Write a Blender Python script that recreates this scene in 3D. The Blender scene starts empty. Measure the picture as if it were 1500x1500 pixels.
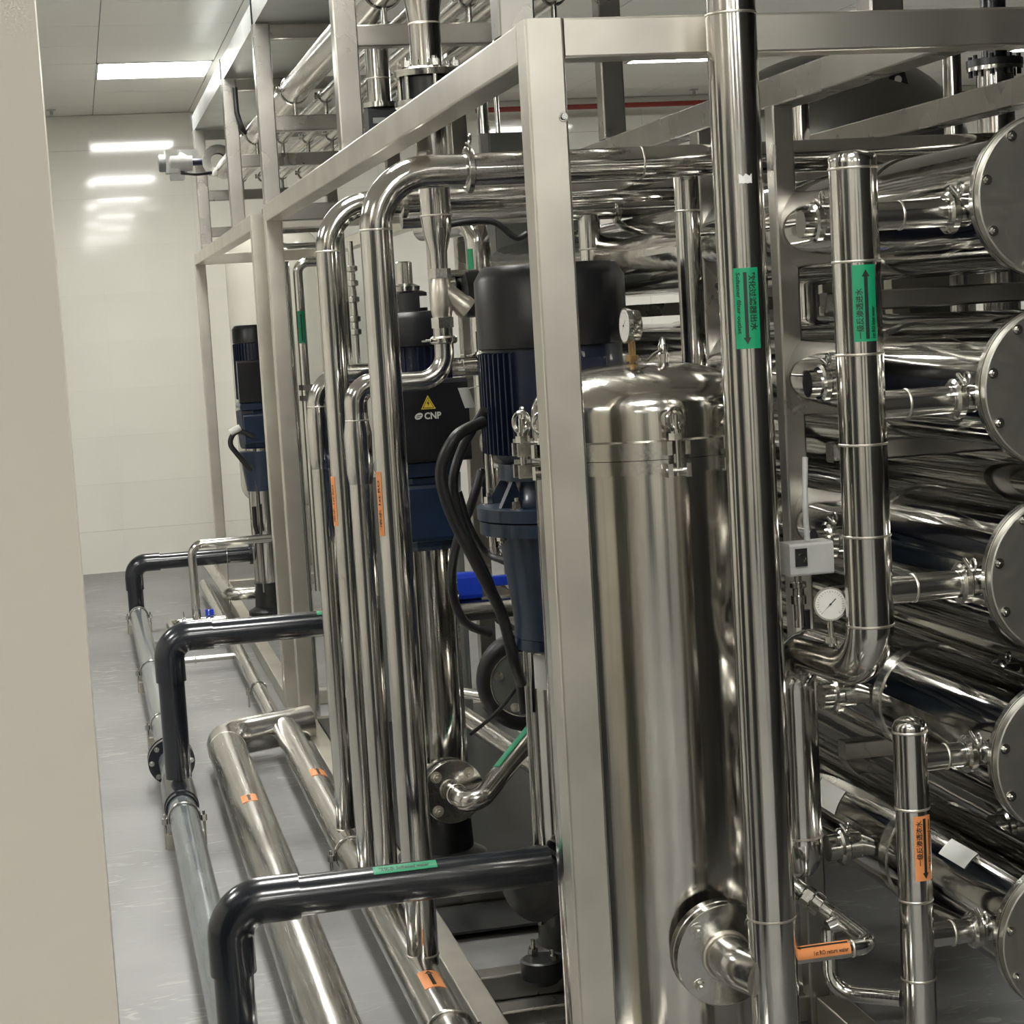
import bpy, math, random
from mathutils import Vector, Matrix
from math import radians as R, sin, cos, pi

random.seed(7)
SC = bpy.context.scene
COL = SC.collection

# ------------------------------------------------------------------ camera, light, exposure
F, YAW, PIT, ROL = 2792.4, .21806, -.103646, -.058615
CAM = Vector((0, 0, 1.5))
cw = Vector((sin(YAW)*cos(PIT), cos(YAW)*cos(PIT), sin(PIT)))
c0 = Vector((cos(YAW), -sin(YAW), 0)); u0 = c0.cross(cw)
cr = c0*cos(ROL) + u0*sin(ROL); cu = u0*cos(ROL) - c0*sin(ROL)
cd = bpy.data.cameras.new('camera'); cam = bpy.data.objects.new('camera', cd); COL.objects.link(cam)
cd.sensor_width = 36; cd.lens = F/1500*36; cd.clip_end = 60; cd.clip_start = .05
cam.matrix_world = Matrix(((cr.x, cu.x, -cw.x, CAM.x), (cr.y, cu.y, -cw.y, CAM.y), (cr.z, cu.z, -cw.z, CAM.z), (0, 0, 0, 1)))
SC.camera = cam
SC.view_settings.view_transform = 'Standard'; SC.view_settings.look = 'None'
SC.view_settings.gamma = 1; SC.view_settings.use_curve_mapping = False
SC.view_settings.exposure = 1.6
W = bpy.data.worlds.new('world'); SC.world = W; W.use_nodes = True
W.node_tree.nodes['Background'].inputs[0].default_value = (.9, .92, 1, 1)
W.node_tree.nodes['Background'].inputs[1].default_value = .04
LAMP = 17.0

def at(px, py, x=None, y=None, z=None):
    "real place of a point seen at a pixel, on a known plane of the room"
    v = cw + cr*((px-750)/F) - cu*((py-750)/F)
    t = x/v.x if x is not None else (y/v.y if y is not None else (z-1.5)/v.z)
    return CAM + v*t

# ------------------------------------------------------------------ materials
def nodes(name):
    m = bpy.data.materials.new(name); m.use_nodes = True
    return m, m.node_tree, m.node_tree.nodes['Principled BSDF']
def plain(name, col, rough=.5, metal=0, coat=0, noise=0, nscale=20, bump=0, emit=0, alpha=1, trans=0):
    m, nt, b = nodes(name)
    b.inputs['Base Color'].default_value = (*col, 1); b.inputs['Roughness'].default_value = rough
    b.inputs['Metallic'].default_value = metal; b.inputs['Coat Weight'].default_value = coat
    b.inputs['Transmission Weight'].default_value = trans
    if emit:
        b.inputs['Emission Color'].default_value = (*col, 1); b.inputs['Emission Strength'].default_value = emit
    if noise or bump:
        tc = nt.nodes.new('ShaderNodeTexCoord'); n = nt.nodes.new('ShaderNodeTexNoise')
        n.inputs['Scale'].default_value = nscale; n.inputs['Detail'].default_value = 5
        nt.links.new(tc.outputs['Object'], n.inputs['Vector'])
        if noise:
            cr_ = nt.nodes.new('ShaderNodeValToRGB')
            cr_.color_ramp.elements[0].position = .3; cr_.color_ramp.elements[1].position = .7
            cr_.color_ramp.elements[0].color = (*[c*(1-noise) for c in col], 1); cr_.color_ramp.elements[1].color = (*[min(1, c*(1+noise)) for c in col], 1)
            nt.links.new(n.outputs['Fac'], cr_.inputs['Fac']); nt.links.new(cr_.outputs[0], b.inputs['Base Color'])
        if bump:
            bp = nt.nodes.new('ShaderNodeBump'); bp.inputs['Strength'].default_value = bump; bp.inputs['Distance'].default_value = .01
            nt.links.new(n.outputs['Fac'], bp.inputs['Height']); nt.links.new(bp.outputs[0], b.inputs['Normal'])
    return m
def steel(name, col, rough, scale=(40, 40, 2), var=.12, bump=.05, blot=.1, wave=0):
    "stainless steel with grain drawn out along one axis"
    m, nt, b = nodes(name)
    b.inputs['Metallic'].default_value = 1
    tc = nt.nodes.new('ShaderNodeTexCoord'); mp = nt.nodes.new('ShaderNodeMapping')
    mp.inputs['Scale'].default_value = scale
    n = nt.nodes.new('ShaderNodeTexNoise'); n.inputs['Scale'].default_value = 6; n.inputs['Detail'].default_value = 4
    nt.links.new(tc.outputs['Object'], mp.inputs[0]); nt.links.new(mp.outputs[0], n.inputs['Vector'])
    n2 = nt.nodes.new('ShaderNodeTexNoise'); n2.inputs['Scale'].default_value = 5; n2.inputs['Detail'].default_value = 3
    nt.links.new(tc.outputs['Object'], n2.inputs['Vector'])
    mr = nt.nodes.new('ShaderNodeMapRange'); mr.inputs[1].default_value = .3; mr.inputs[2].default_value = .7
    mr.inputs[3].default_value = max(.02, rough-var*.5); mr.inputs[4].default_value = rough+var*.5
    nt.links.new(n.outputs['Fac'], mr.inputs[0]); nt.links.new(mr.outputs[0], b.inputs['Roughness'])
    rp = nt.nodes.new('ShaderNodeValToRGB')
    rp.color_ramp.elements[0].position = .3; rp.color_ramp.elements[1].position = .7
    rp.color_ramp.elements[0].color = (*[c*(1-blot) for c in col], 1); rp.color_ramp.elements[1].color = (*[min(1, c*(1+blot)) for c in col], 1)
    nt.links.new(n2.outputs['Fac'], rp.inputs['Fac']); nt.links.new(rp.outputs[0], b.inputs['Base Color'])
    bp = nt.nodes.new('ShaderNodeBump'); bp.inputs['Strength'].default_value = bump; bp.inputs['Distance'].default_value = .002
    nt.links.new(n.outputs['Fac'], bp.inputs['Height'])
    if wave:
        b2 = nt.nodes.new('ShaderNodeBump'); b2.inputs['Strength'].default_value = wave; b2.inputs['Distance'].default_value = .01
        nt.links.new(n2.outputs['Fac'], b2.inputs['Height']); nt.links.new(bp.outputs[0], b2.inputs['Normal'])
        nt.links.new(b2.outputs[0], b.inputs['Normal'])
    elif bump:
        nt.links.new(bp.outputs[0], b.inputs['Normal'])
    return m
SV = steel('brushed_steel_vertical', (.60, .585, .55), .13, (30, 30, 1), var=.09)
SY = steel('brushed_steel_lengthwise', (.60, .585, .545), .23, (30, 1, 30), bump=.012)
SX = steel('brushed_steel_crosswise', (.52, .51, .48), .19, (1, 30, 30), bump=.02)
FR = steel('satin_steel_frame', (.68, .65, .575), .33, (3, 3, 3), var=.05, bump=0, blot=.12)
RK = steel('shaded_frame_steel', (.40, .385, .35), .28, (1, 1, 1), var=.03, bump=0, blot=.12)  # same steel as FR, darkened where posts and bars mirror dim surroundings
FV = steel('filter_steel', (.55, .53, .485), .14, (24, 24, .5), var=.1, wave=.07)
POL = steel('polished_vessel_steel', (.42, .41, .38), .07, (10, 2, 10), var=.05, bump=.02, blot=.06, wave=.10)
CAPM = steel('satin_cap_steel', (.42, .41, .36), .42, (14, 14, 14), var=.06)
SN = steel('smooth_elbow_steel', (.60, .585, .55), .2, (3, 3, 3), var=.06, bump=0)
WELD = steel('weld_bead', (.66, .62, .55), .38, (60, 60, 60))
CHR = steel('bright_fitting_steel', (.56, .55, .51), .17, (30, 30, 30), var=.1)
PVC = plain('black_pvc', (.010, .012, .016), .22, coat=.3, noise=.25, nscale=8)
PVG = plain('grey_pvc', (.135, .15, .155), .25, coat=.4, noise=.15, nscale=6)
BLK = plain('black_rubber', (.012, .012, .013), .42)
DRK = plain('black_cast_metal', (.014, .015, .016), .35, noise=.3, nscale=30)
MOT = plain('navy_motor_paint', (.006, .010, .032), .42, coat=.15, noise=.15, nscale=10)
FAN = plain('black_fan_cover_plastic', (.006, .006, .008), .36, noise=.15, nscale=8)
BLU = plain('slate_blue_cast_paint', (.018, .032, .058), .38, coat=.15, noise=.2, nscale=14, bump=.03)
PBL = plain('deep_blue_cast_paint', (.006, .018, .048), .35, coat=.2, noise=.2, nscale=12)
VBL = plain('bright_blue_plastic', (.01, .05, .55), .35)
GRN = plain('green_tape', (.004, .24, .105), .42)
ORG = plain('orange_tape', (.72, .27, .09), .42)
INK = plain('black_ink', (.006, .012, .008), .5)
WHT = plain('white_label', (.62, .62, .58), .4)
YEL = plain('warning_yellow', (.75, .55, .05), .4)
CABN = plain('dark_cabinet_paint', (.045, .047, .05), .45)
GRY = plain('grey_enclosure', (.20, .21, .20), .4)
ALU = plain('pale_grey_cast_aluminium', (.45, .45, .43), .4, noise=.1)
TNK = plain('cream_tank_gelcoat', (.60, .585, .50), .22, coat=.3, noise=.04, nscale=3)
BRS = plain('brass', (.30, .20, .09), .3, metal=1)
RED = plain('red_paint', (.25, .03, .02), .4)
GLS = plain('gauge_glass', (.9, .9, .9), .05, trans=.9)
DIAL = plain('gauge_dial', (.62, .60, .56), .3)
TRAY = plain('galvanised_tray', (.50, .52, .50), .3, metal=.9, noise=.12, nscale=5)
TILE = plain('glossy_ivory_tile', (.76, .745, .67), .07, coat=.2, noise=.025, nscale=1.4, bump=.02)
GROUT = plain('pale_grout', (.66, .645, .575), .6)
PLAST = plain('cream_wall_paint', (.60, .56, .485), .42, noise=.05, nscale=2.2, bump=.02)
CEIL = plain('aluminium_ceiling_panel', (.75, .735, .69), .33, coat=.1)
LED = plain('led_diffuser', (1, .99, .95), .4, emit=LAMP)
WALLD = plain('painted_side_wall', (.62, .60, .54), .5)
WALLR = plain('dark_grey_side_wall', (.10, .10, .095), .6)

def concrete():
    m, nt, b = nodes('worn_concrete_floor')
    tc = nt.nodes.new('ShaderNodeTexCoord')
    def noise(s, d, dist=0, mp=None):
        n = nt.nodes.new('ShaderNodeTexNoise'); n.inputs['Scale'].default_value = s; n.inputs['Detail'].default_value = d
        n.inputs['Distortion'].default_value = dist
        if mp:
            q = nt.nodes.new('ShaderNodeMapping'); q.inputs['Scale'].default_value = mp
            nt.links.new(tc.outputs['Object'], q.inputs[0]); nt.links.new(q.outputs[0], n.inputs['Vector'])
        else: nt.links.new(tc.outputs['Object'], n.inputs['Vector'])
        return n
    def ramp(n, p0, c0_, p1, c1):
        r = nt.nodes.new('ShaderNodeValToRGB'); e = r.color_ramp.elements
        e[0].position = p0; e[0].color = (*c0_, 1); e[1].position = p1; e[1].color = (*c1, 1)
        nt.links.new(n.outputs['Fac'], r.inputs['Fac']); return r
    a = ramp(noise(1.6, 6, .6), .3, (.165, .165, .158), .72, (.245, .243, .235))
    s = ramp(noise(5, 8, 2.2, (1.2, 3.5, 1)), .57, (0, 0, 0), .66, (1, 1, 1))
    g = ramp(noise(.9, 3, .3), .42, (0, 0, 0), .6, (1, 1, 1))
    mm = nt.nodes.new('ShaderNodeMath'); mm.operation = 'MULTIPLY'
    nt.links.new(s.outputs[0], mm.inputs[0]); nt.links.new(g.outputs[0], mm.inputs[1])
    mx = nt.nodes.new('ShaderNodeMixRGB'); mx.inputs[2].default_value = (.34, .33, .31, 1)
    nt.links.new(mm.outputs[0], mx.inputs[0]); nt.links.new(a.outputs[0], mx.inputs[1])
    nt.links.new(mx.outputs[0], b.inputs['Base Color'])
    b.inputs['Roughness'].default_value = .42
    bp = nt.nodes.new('ShaderNodeBump'); bp.inputs['Strength'].default_value = .12; bp.inputs['Distance'].default_value = .01
    nt.links.new(s.outputs[0], bp.inputs['Height']); nt.links.new(bp.outputs[0], b.inputs['Normal'])
    return m
CONC = concrete()

# ------------------------------------------------------------------ mesh helpers
def V(*a): return Vector(a)
def frame_of(d):
    d = d.normalized(); a = Vector((0, 0, 1)) if abs(d.z) < .9 else Vector((0, 1, 0))
    s = d.cross(a).normalized(); return s, s.cross(d).normalized(), d
class MB:
    def __init__(s): s.v = []; s.f = []; s.sm = []
    def add(s, vs, fs, smooth=False):
        k = len(s.v); s.v += [tuple(p) for p in vs]; s.f += [tuple(i+k for i in f) for f in fs]; s.sm += [smooth]*len(fs); return s
    def box(s, x0, x1, y0, y1, z0, z1, b=0):
        if b:   # bevel the four long edges along the longest axis, as on a drawn tube
            d = [x1-x0, y1-y0, z1-z0]; ax = d.index(max(d)); lo = [x0, y0, z0]; hi = [x1, y1, z1]
            i, j = [(1, 2), (2, 0), (0, 1)][ax]
            prof = []
            for (ci, cj, a0) in ((hi[i]-b, hi[j]-b, 0), (lo[i]+b, hi[j]-b, 90), (lo[i]+b, lo[j]+b, 180), (hi[i]-b, lo[j]+b, 270)):
                for q in (0, 45, 90):
                    prof.append((ci+b*cos(R(a0+q)), cj+b*sin(R(a0+q))))
            n = len(prof); vs = []
            for e in (lo[ax], hi[ax]):
                for (pi_, pj) in prof:
                    p = [0, 0, 0]; p[ax] = e; p[i] = pi_; p[j] = pj; vs.append(p)
            s.add(vs, [(k, (k+1) % n, n+(k+1) % n, n+k) for k in range(n) if k % 3 != 2], True)
            s.add(vs, [(k, (k+1) % n, n+(k+1) % n, n+k) for k in range(n) if k % 3 == 2])
            s.add(vs, [tuple(range(n))[::-1], tuple(range(n, 2*n))]); return s
        vs = [(x, y, z) for x in (x0, x1) for y in (y0, y1) for z in (z0, z1)]
        return s.add(vs, [(0, 1, 3, 2), (4, 6, 7, 5), (0, 4, 5, 1), (2, 3, 7, 6), (0, 2, 6, 4), (1, 5, 7, 3)])
    def lathe(s, p, d, prof, n=32, cap=True, smooth=True):
        "prof: (distance along d, radius)"
        a, b, d = frame_of(Vector(d)); p = Vector(p); vs = []
        for (h, r) in prof:
            for k in range(n):
                t = 2*pi*k/n; vs.append(p+d*h+a*(r*cos(t))+b*(r*sin(t)))
        fs = [(i*n+k, i*n+(k+1) % n, (i+1)*n+(k+1) % n, (i+1)*n+k) for i in range(len(prof)-1) for k in range(n)]
        s.add(vs, fs, smooth)
        if cap:
            m = len(prof)-1
            if prof[0][1] > 1e-5: s.add(vs[:n], [tuple(range(n))[::-1]])
            if prof[-1][1] > 1e-5: s.add(vs[m*n:], [tuple(range(n))])
        return s
    def cyl(s, p0, p1, r, n=24, r1=None, smooth=True):
        p0 = Vector(p0); d = Vector(p1)-p0
        return s.lathe(p0, d, [(0, r), (d.length, r if r1 is None else r1)], n, smooth=smooth)
    def hexn(s, p0, p1, r): return s.cyl(p0, p1, r, 6, smooth=False)
    def tube(s, pts, r, n=24, bend=None, seg=8, caps=True):
        pts = [Vector(p) for p in pts]; path = [(pts[0])]
        bend = 3*r if bend is None else bend
        for i in range(1, len(pts)-1):
            a, b, c = pts[i-1], pts[i], pts[i+1]; d1 = (a-b).normalized(); d2 = (c-b).normalized()
            ang = d1.angle(d2)
            if ang > 3.1: path.append(b); continue
            t = min(bend/math.tan(ang/2), (a-b).length*.499, (c-b).length*.499); rr = t*math.tan(ang/2)
            cen = b+(d1+d2).normalized()*(rr/sin(ang/2)); e1 = b+d1*t-cen; e2 = b+d2*t-cen
            tot = e1.angle(e2); axis = e1.cross(e2).normalized()
            for k in range(seg+1): path.append(cen+Matrix.Rotation(tot*k/seg, 3, axis) @ e1)
        path.append(pts[-1])
        q = [path[0]]
        for p in path[1:]:
            if (p-q[-1]).length > 1e-5: q.append(p)
        path = q
        tg = [((path[min(i+1, len(path)-1)]-path[max(i-1, 0)])).normalized() for i in range(len(path))]
        a, b, _ = frame_of(tg[0]); vs = []
        for i, p in enumerate(path):
            a = (a-tg[i]*a.dot(tg[i])).normalized(); b = tg[i].cross(a)
            for k in range(n):
                t = 2*pi*k/n; vs.append(p+a*(r*cos(t))+b*(r*sin(t)))
        s.add(vs, [(i*n+k, i*n+(k+1) % n, (i+1)*n+(k+1) % n, (i+1)*n+k) for i in range(len(path)-1) for k in range(n)], True)
        if caps: s.add(vs[:n], [tuple(range(n))[::-1]]); s.add(vs[-n:], [tuple(range(n))])
        return s
    def torus(s, c, ax, R_, r, n=24, m=8, a0=0, a1=360):
        a, b, d = frame_of(Vector(ax)); c = Vector(c); full = a1-a0 >= 359.9; vs = []; N = n if full else n+1
        for i in range(N):
            t = R(a0+(a1-a0)*i/n); o = a*cos(t)+b*sin(t)
            for j in range(m):
                u = 2*pi*j/m; vs.append(c+o*(R_+r*cos(u))+d*(r*sin(u)))
        K = n if full else n
        return s.add(vs, [(((i+1) % N)*m+j, ((i+1) % N)*m+(j+1) % m, i*m+(j+1) % m, i*m+j) for i in range(K) for j in range(m)], True)
    def mesh(s, name, mat):
        me = bpy.data.meshes.new(name); me.from_pydata(s.v, [], s.f)
        me.polygons.foreach_set('use_smooth', s.sm); me.update()
        if any(s.sm): me.set_sharp_from_angle(angle=R(38))
        me.materials.append(mat); return me
    def build(s, name, mat, parent=None, **tags):
        o = bpy.data.objects.new(name, s.mesh(name, mat)); COL.objects.link(o)
        if parent is not None: o.parent = parent
        for k, v in tags.items(): o[k] = v
        return o
def tag(o, label, cat, group=None):
    o['label'] = label; o['category'] = cat
    if group: o['group'] = group
    return o
def thing(name, label, cat, loc=(0, 0, 0), group=None):
    "an Empty standing at the thing's base; parts are modelled in room coordinates"
    o = bpy.data.objects.new(name, None); COL.objects.link(o); o.empty_display_size = .05
    return tag(o, label, cat, group)
def rebase(t, loc):
    "move a thing's origin to its base without moving its parts"
    loc = Vector(loc); t.location = loc
    for c in t.children: c.location = c.location-loc
def struct(name, mb, mat, **k): return mb.build(name, mat, kind='structure', **k)
def copy_tree(o, off, parent=None):
    c = o.copy(); COL.objects.link(c); c.parent = parent
    if parent is None: c.location = c.location+Vector(off)
    for ch in o.children: copy_tree(ch, off, c)
    return c

def text_verts(txt, size, bold=0):
    cu_ = bpy.data.curves.new('lettering', 'FONT'); cu_.body = txt; cu_.size = size; cu_.align_x = 'LEFT'; cu_.offset = bold; cu_.resolution_u = 2
    o = bpy.data.objects.new('lettering', cu_); COL.objects.link(o)
    dg = bpy.context.evaluated_depsgraph_get(); e = o.evaluated_get(dg); me = e.to_mesh()
    vs = [tuple(v.co) for v in me.vertices]; fs = [tuple(p.vertices) for p in me.polygons]
    e.to_mesh_clear(); bpy.data.objects.remove(o); bpy.data.curves.remove(cu_)
    return vs, fs
def flat_text(name, txt, origin, ux, uy, size, mat, parent, width=None, bold=0):
    vs, fs = text_verts(txt, size, bold); o = Vector(origin); ux = Vector(ux); uy = Vector(uy)
    if width and vs:
        w = max(v[0] for v in vs); k = width/w; vs = [(v[0]*k, v[1], 0) for v in vs]
    return MB().add([o+ux*v[0]+uy*v[1] for v in vs], fs).build(name, mat, parent)
def sticker(parent, c, ax, r, face, length, width, mat, lines=(), arrow=None, flip=1, name='pipe_label'):
    """printed tape on a pipe: c centre point on the pipe axis, ax direction in which the writing reads,
    face = outward direction of the middle of the tape, lines = (text, size, across, along, length)"""
    ax = Vector(ax).normalized(); f = Vector(face); f = (f-ax*f.dot(ax)).normalized(); up = f.cross(ax).normalized()*flip; c = Vector(c)
    def pt(u, v, h): # u along, v across
        t = v/r; return c+ax*u+(f*cos(t)+up*sin(t))*(r+h)
    n = 12; m = MB(); vs = []; fs = []
    for h in (.0004, .0012):
        for k in range(n+1):
            v = -width/2+width*k/n
            vs += [pt(-length/2, v, h), pt(length/2, v, h)]
    K = 2*(n+1)
    for k in range(n):
        a = 2*k; fs += [(a+K, a+K+1, a+K+3, a+K+2), (a, a+2, a+3, a+1)]
    fs += [(0, 1, K+1, K), (2*n, 2*n+K, 2*n+1+K, 2*n+1)]
    fs += [(2*k, 2*k+K, 2*k+2+K, 2*k+2) for k in range(n)]+[(2*k+1, 2*k+3, 2*k+3+K, 2*k+1+K) for k in range(n)]
    tape = m.add(vs, fs).build(name, mat, parent)
    root = tape
    im = MB()
    for (txt, size, across, along, ln) in lines:
        tv, tf = text_verts(txt, size, size*.02)
        if not tv: continue
        w = max(v[0] for v in tv); k = ln/w if ln else 1
        im.add([pt(along+v[0]*k, across+v[1], .0018) for v in tv], tf)
    if im.v: im.build('lettering', INK, root)
    if arrow:
        a0, a1, hw, ac = arrow   # from a0 to a1 along, half width, across
        sg = 1 if a1 > a0 else -1; ah = a1-sg*hw*4
        pts = [(a0, -hw), (ah, -hw), (ah, hw), (a0, hw), (ah, -hw*2.2), (a1, 0), (ah, hw*2.2)]
        MB().add([pt(u, v+ac, .0018) for u, v in pts], [(0, 1, 2, 3), (4, 5, 6)]).build('arrow', INK, root)
    return tape
def weld(parent, p, ax, r, mat=None):
    ax = Vector(ax).normalized()
    return MB().lathe(Vector(p)-ax*.0025, ax, [(0, r*.985), (.001, r+.0009), (.0025, r+.0013), (.004, r+.0009), (.005, r*.985)], 28, cap=False).build('weld_seam', mat or WELD, parent)
def triclamp(parent, p, ax, r, wing, mat=None, name='clamp'):
    "two-piece hygienic clamp with a wing nut standing out towards wing"
    ax = Vector(ax).normalized(); p = Vector(p); w = Vector(wing).normalized()
    m = MB().lathe(p-ax*.009, ax, [(0, r), (0, r*1.22), (.004, r*1.42), (.014, r*1.42), (.018, r*1.22), (.018, r)], 28, cap=False)
    cl = m.build(name, mat or CHR, parent)
    s = ax.cross(w); q = p+w*(r*1.42)
    MB().cyl(q-s*.012+w*.006, q+s*.02+w*.006, .0035, 10).torus(q+w*.018+s*.018, ax, .009, .0025, 14, 6).build('wing_nut', mat or CHR, cl)
    return cl
def bolts(parent, c, ax, rad, n, br, h, a0=0, mat=None, only=None, name='bolt'):
    a, b, d = frame_of(Vector(ax)); c = Vector(c); me = None; out = []
    for k in range(n):
        if only and k not in only: continue
        t = R(a0+360*k/n); q = a*(rad*cos(t))+b*(rad*sin(t))
        if me is None:
            mb = MB().cyl((0, 0, 0), d*.0015, br*1.5, 14).hexn(d*.0015, d*h, br).cyl(d*h, d*(h*1.5), br*.5, 10)
            me = mb.mesh(name, mat or CHR)
        o = bpy.data.objects.new(name, me); COL.objects.link(o); o.parent = parent; o.location = c+q; out.append(o)
    return out
def gauge(name, label, c, face, r, stem_to, group=None):
    t = thing(name, label, 'gauge', group=group); f = Vector(face).normalized(); c = Vector(c)
    a, b, d = frame_of(f); up = Vector((0, 0, 1)); up = (up-f*up.dot(f)).normalized(); sd = up.cross(f)*1
    MB().lathe(c-f*r*.75, f, [(0, r*.7), (.05*r, r*.85), (r*.5, r*.9), (r*.62, r), (r*.86, r), (r*.86, r*.92)], 32).build('case', CHR, t)
    MB().lathe(c+f*r*.085, f, [(0, r*.9), (.001, r*.9)], 32).build('dial', DIAL, t)
    m = MB()
    for k in range(25):
        an = R(-135+270*k/24); o = up*cos(an)+sd*sin(an); p_ = f.cross(o)
        L = .14 if k % 4 == 0 else .08; w = r*.012
        base = c+f*(r*.085+.0015)
        m.add([base+o*r*.8+p_*w, base+o*r*.8-p_*w, base+o*r*(.8-L)-p_*w, base+o*r*(.8-L)+p_*w], [(0, 1, 2, 3)])
    m.build('dial_marks', INK, t)
    an = R(-135); o = up*cos(an)+sd*sin(an); p_ = f.cross(o); base = c+f*(r*.085+.002)
    MB().add([base-o*r*.45+p_*r*.03, base+o*r*.7, base-o*r*.45-p_*r*.03], [(0, 1, 2)]).cyl(base, base+f*.001, r*.06, 12).build('needle', INK, t)
    st = Vector(stem_to); top = c-up*r*.9-f*r*.3; st = Vector((top.x, top.y, st.z))
    MB().cyl(top, st, r*.2, 12).hexn(st+V(0, 0, .006), st+V(0, 0, .016), r*.36).build('stem', BRS if 'brass' in label else CHR, t)
    rebase(t, st); return t

# ================================================================== ROOM
ZC = 2.887
fl = struct('floor', MB().box(-3.2, 7.2, -6.2, 12.6, -.1, 0), CONC)
wf = struct('wall_far', MB().box(-3.2, 7.2, 12.42, 12.6, 0, 3.0), GROUT)
tb = {}
for i in range(-3, 12):
    for j in range(10):
        x0 = .2+(i-.01)*.6; z0 = j*.3-.03
        z0c = max(z0, .0); z1 = min(z0+.299, ZC-.003)
        if z1-z0c < .05: continue
        w, h = .599, z1-z0c; key = round(h, 3)
        if key not in tb:
            tb[key] = MB().box(-w/2, w/2, -.006, .006, -h/2, h/2).mesh('tile', TILE)
        o = bpy.data.objects.new('tile', tb[key]); COL.objects.link(o); o.parent = wf
        o.location = (x0+.3, 12.414, (z0c+z1)/2)
        o.rotation_euler = (R(random.uniform(-.17, .17)), 0, R(random.uniform(-.17, .17)))
struct('wall_right', MB().box(7.2, 7.3, -6.2, 12.6, 0, 3.0), WALLR)
struct('wall_left', MB().box(-3.3, -3.2, -6.2, 12.6, 0, 3.0), WALLD)
struct('wall_back', MB().box(-3.2, 7.2, -6.3, -6.2, 0, 3.0), WALLD)
# the end of the partition beside the camera, at the left edge of the view
pe = at(112, 750, y=1.25).x
struct('wall_front_left', MB().box(-3.2, pe, 1.25, 1.40, 0, ZC), PLAST)
struct('wall_added_right', MB().box(1.5, 7.2, 1.25, 1.40, 0, ZC), WALLR)  # added unseen wall, dark, blocks lamp light and dims reflections at right
ce = struct('ceiling', MB().box(-3.2, 7.2, -6.2, 12.6, ZC+.012, ZC+.12), GRY)
LIGHTS = set()
gx = lambda i: .21+.595*i
gy = lambda j: 8.30+.6*j
LP = [(0, 3), (5, 3), (9, 3), (0, -2), (-4, -2), (0, -7), (-4, -7), (-4, -12), (0, -12), (-4, -17), (0, -17), (-4, -22), (0, -22), (3, -20)]  # rear panels are added out of view for bright streaks along the steel
pm = MB().box(-.2955, .2955, -.2975, .2975, 0, .012).mesh('ceiling_panel', CEIL)
for i in range(-3, 11):
    for j in range(-1, 7):
        if (i, j) in LP: continue
        o = bpy.data.objects.new('ceiling_panel', pm); COL.objects.link(o); o.parent = ce
        o.location = (gx(i)+.2975, gy(j)+.3, ZC)
        o.rotation_euler = (R(random.uniform(-.06, .06)), R(random.uniform(-.06, .06)), 0)
# nearer ceiling beyond the top of the view: same grid joined
m = MB()
for i in range(-5, 11):
    for j in range(-23, -1):
        if (i, j) in LP: continue
        m.box(gx(i)+.001, gx(i)+.594, gy(j)+.001, gy(j)+.599, ZC, ZC+.012)
o = m.build('ceiling_panel_field', CEIL, ce); o['kind'] = 'stuff'
desc = {(0, 3): 'lit square LED ceiling panel above the aisle by the far wall', (5, 3): 'lit square LED ceiling panel seen between the steel posts at upper centre',
        (9, 3): 'lit square LED ceiling panel at the upper right edge of the view'}
for (i, j) in LP:
    t = thing('ceiling_light', desc.get((i, j), 'square LED ceiling panel above the room, outside the picture'), 'ceiling light', group=None if (i, j) in desc else 'ceiling lights out of view')
    x0, y0 = gx(i)+.0, gy(j)
    MB().box(x0+.012, x0+.583, y0+.012, y0+.588, ZC-.001, ZC+.008).build('diffuser', LED, t)
    MB().box(x0, x0+.595, y0, y0+.012, ZC-.004, ZC+.01).box(x0, x0+.595, y0+.588, y0+.6, ZC-.004, ZC+.01).box(x0, x0+.012, y0, y0+.6, ZC-.004, ZC+.01).box(x0+.583, x0+.595, y0, y0+.6, ZC-.004, ZC+.01).build('light_frame', ALU, t)
    rebase(t, (x0+.3, y0+.3, ZC))
for i, (px, py, lab) in enumerate(((75, 163, 'small sprinkler head under the ceiling in the far left corner'), (997, 141, 'small sprinkler head on the ceiling between the centre posts'))):
    p = at(px, py, z=ZC-.01) if i == 0 else at(px, py, z=ZC-.01)
    p.y = min(p.y, 12.1)
    t = thing('sprinkler', lab, 'sprinkler')
    MB().lathe((p.x, p.y, ZC), (0, 0, -1), [(0, .03), (.006, .028), (.008, .01), (.03, .01)], 16).build('body', ALU, t)
    MB().lathe((p.x, p.y, ZC-.042), (0, 0, 1), [(0, .02), (.002, .02)], 16).build('deflector', ALU, t)
    MB().box(p.x-.008, p.x-.006, p.y-.002, p.y+.002, ZC-.042, ZC-.028).box(p.x+.006, p.x+.008, p.y-.002, p.y+.002, ZC-.042, ZC-.028).build('yoke', ALU, t)
    rebase(t, (p.x, p.y, ZC))
t = MB().tube([(2.6, 12.1, 2.80), (7.19, 12.1, 2.80)], .017, 12).build('fire_pipe', RED)
tag(t, 'thin red fire pipe running along the top of the far wall', 'pipe')

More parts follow.
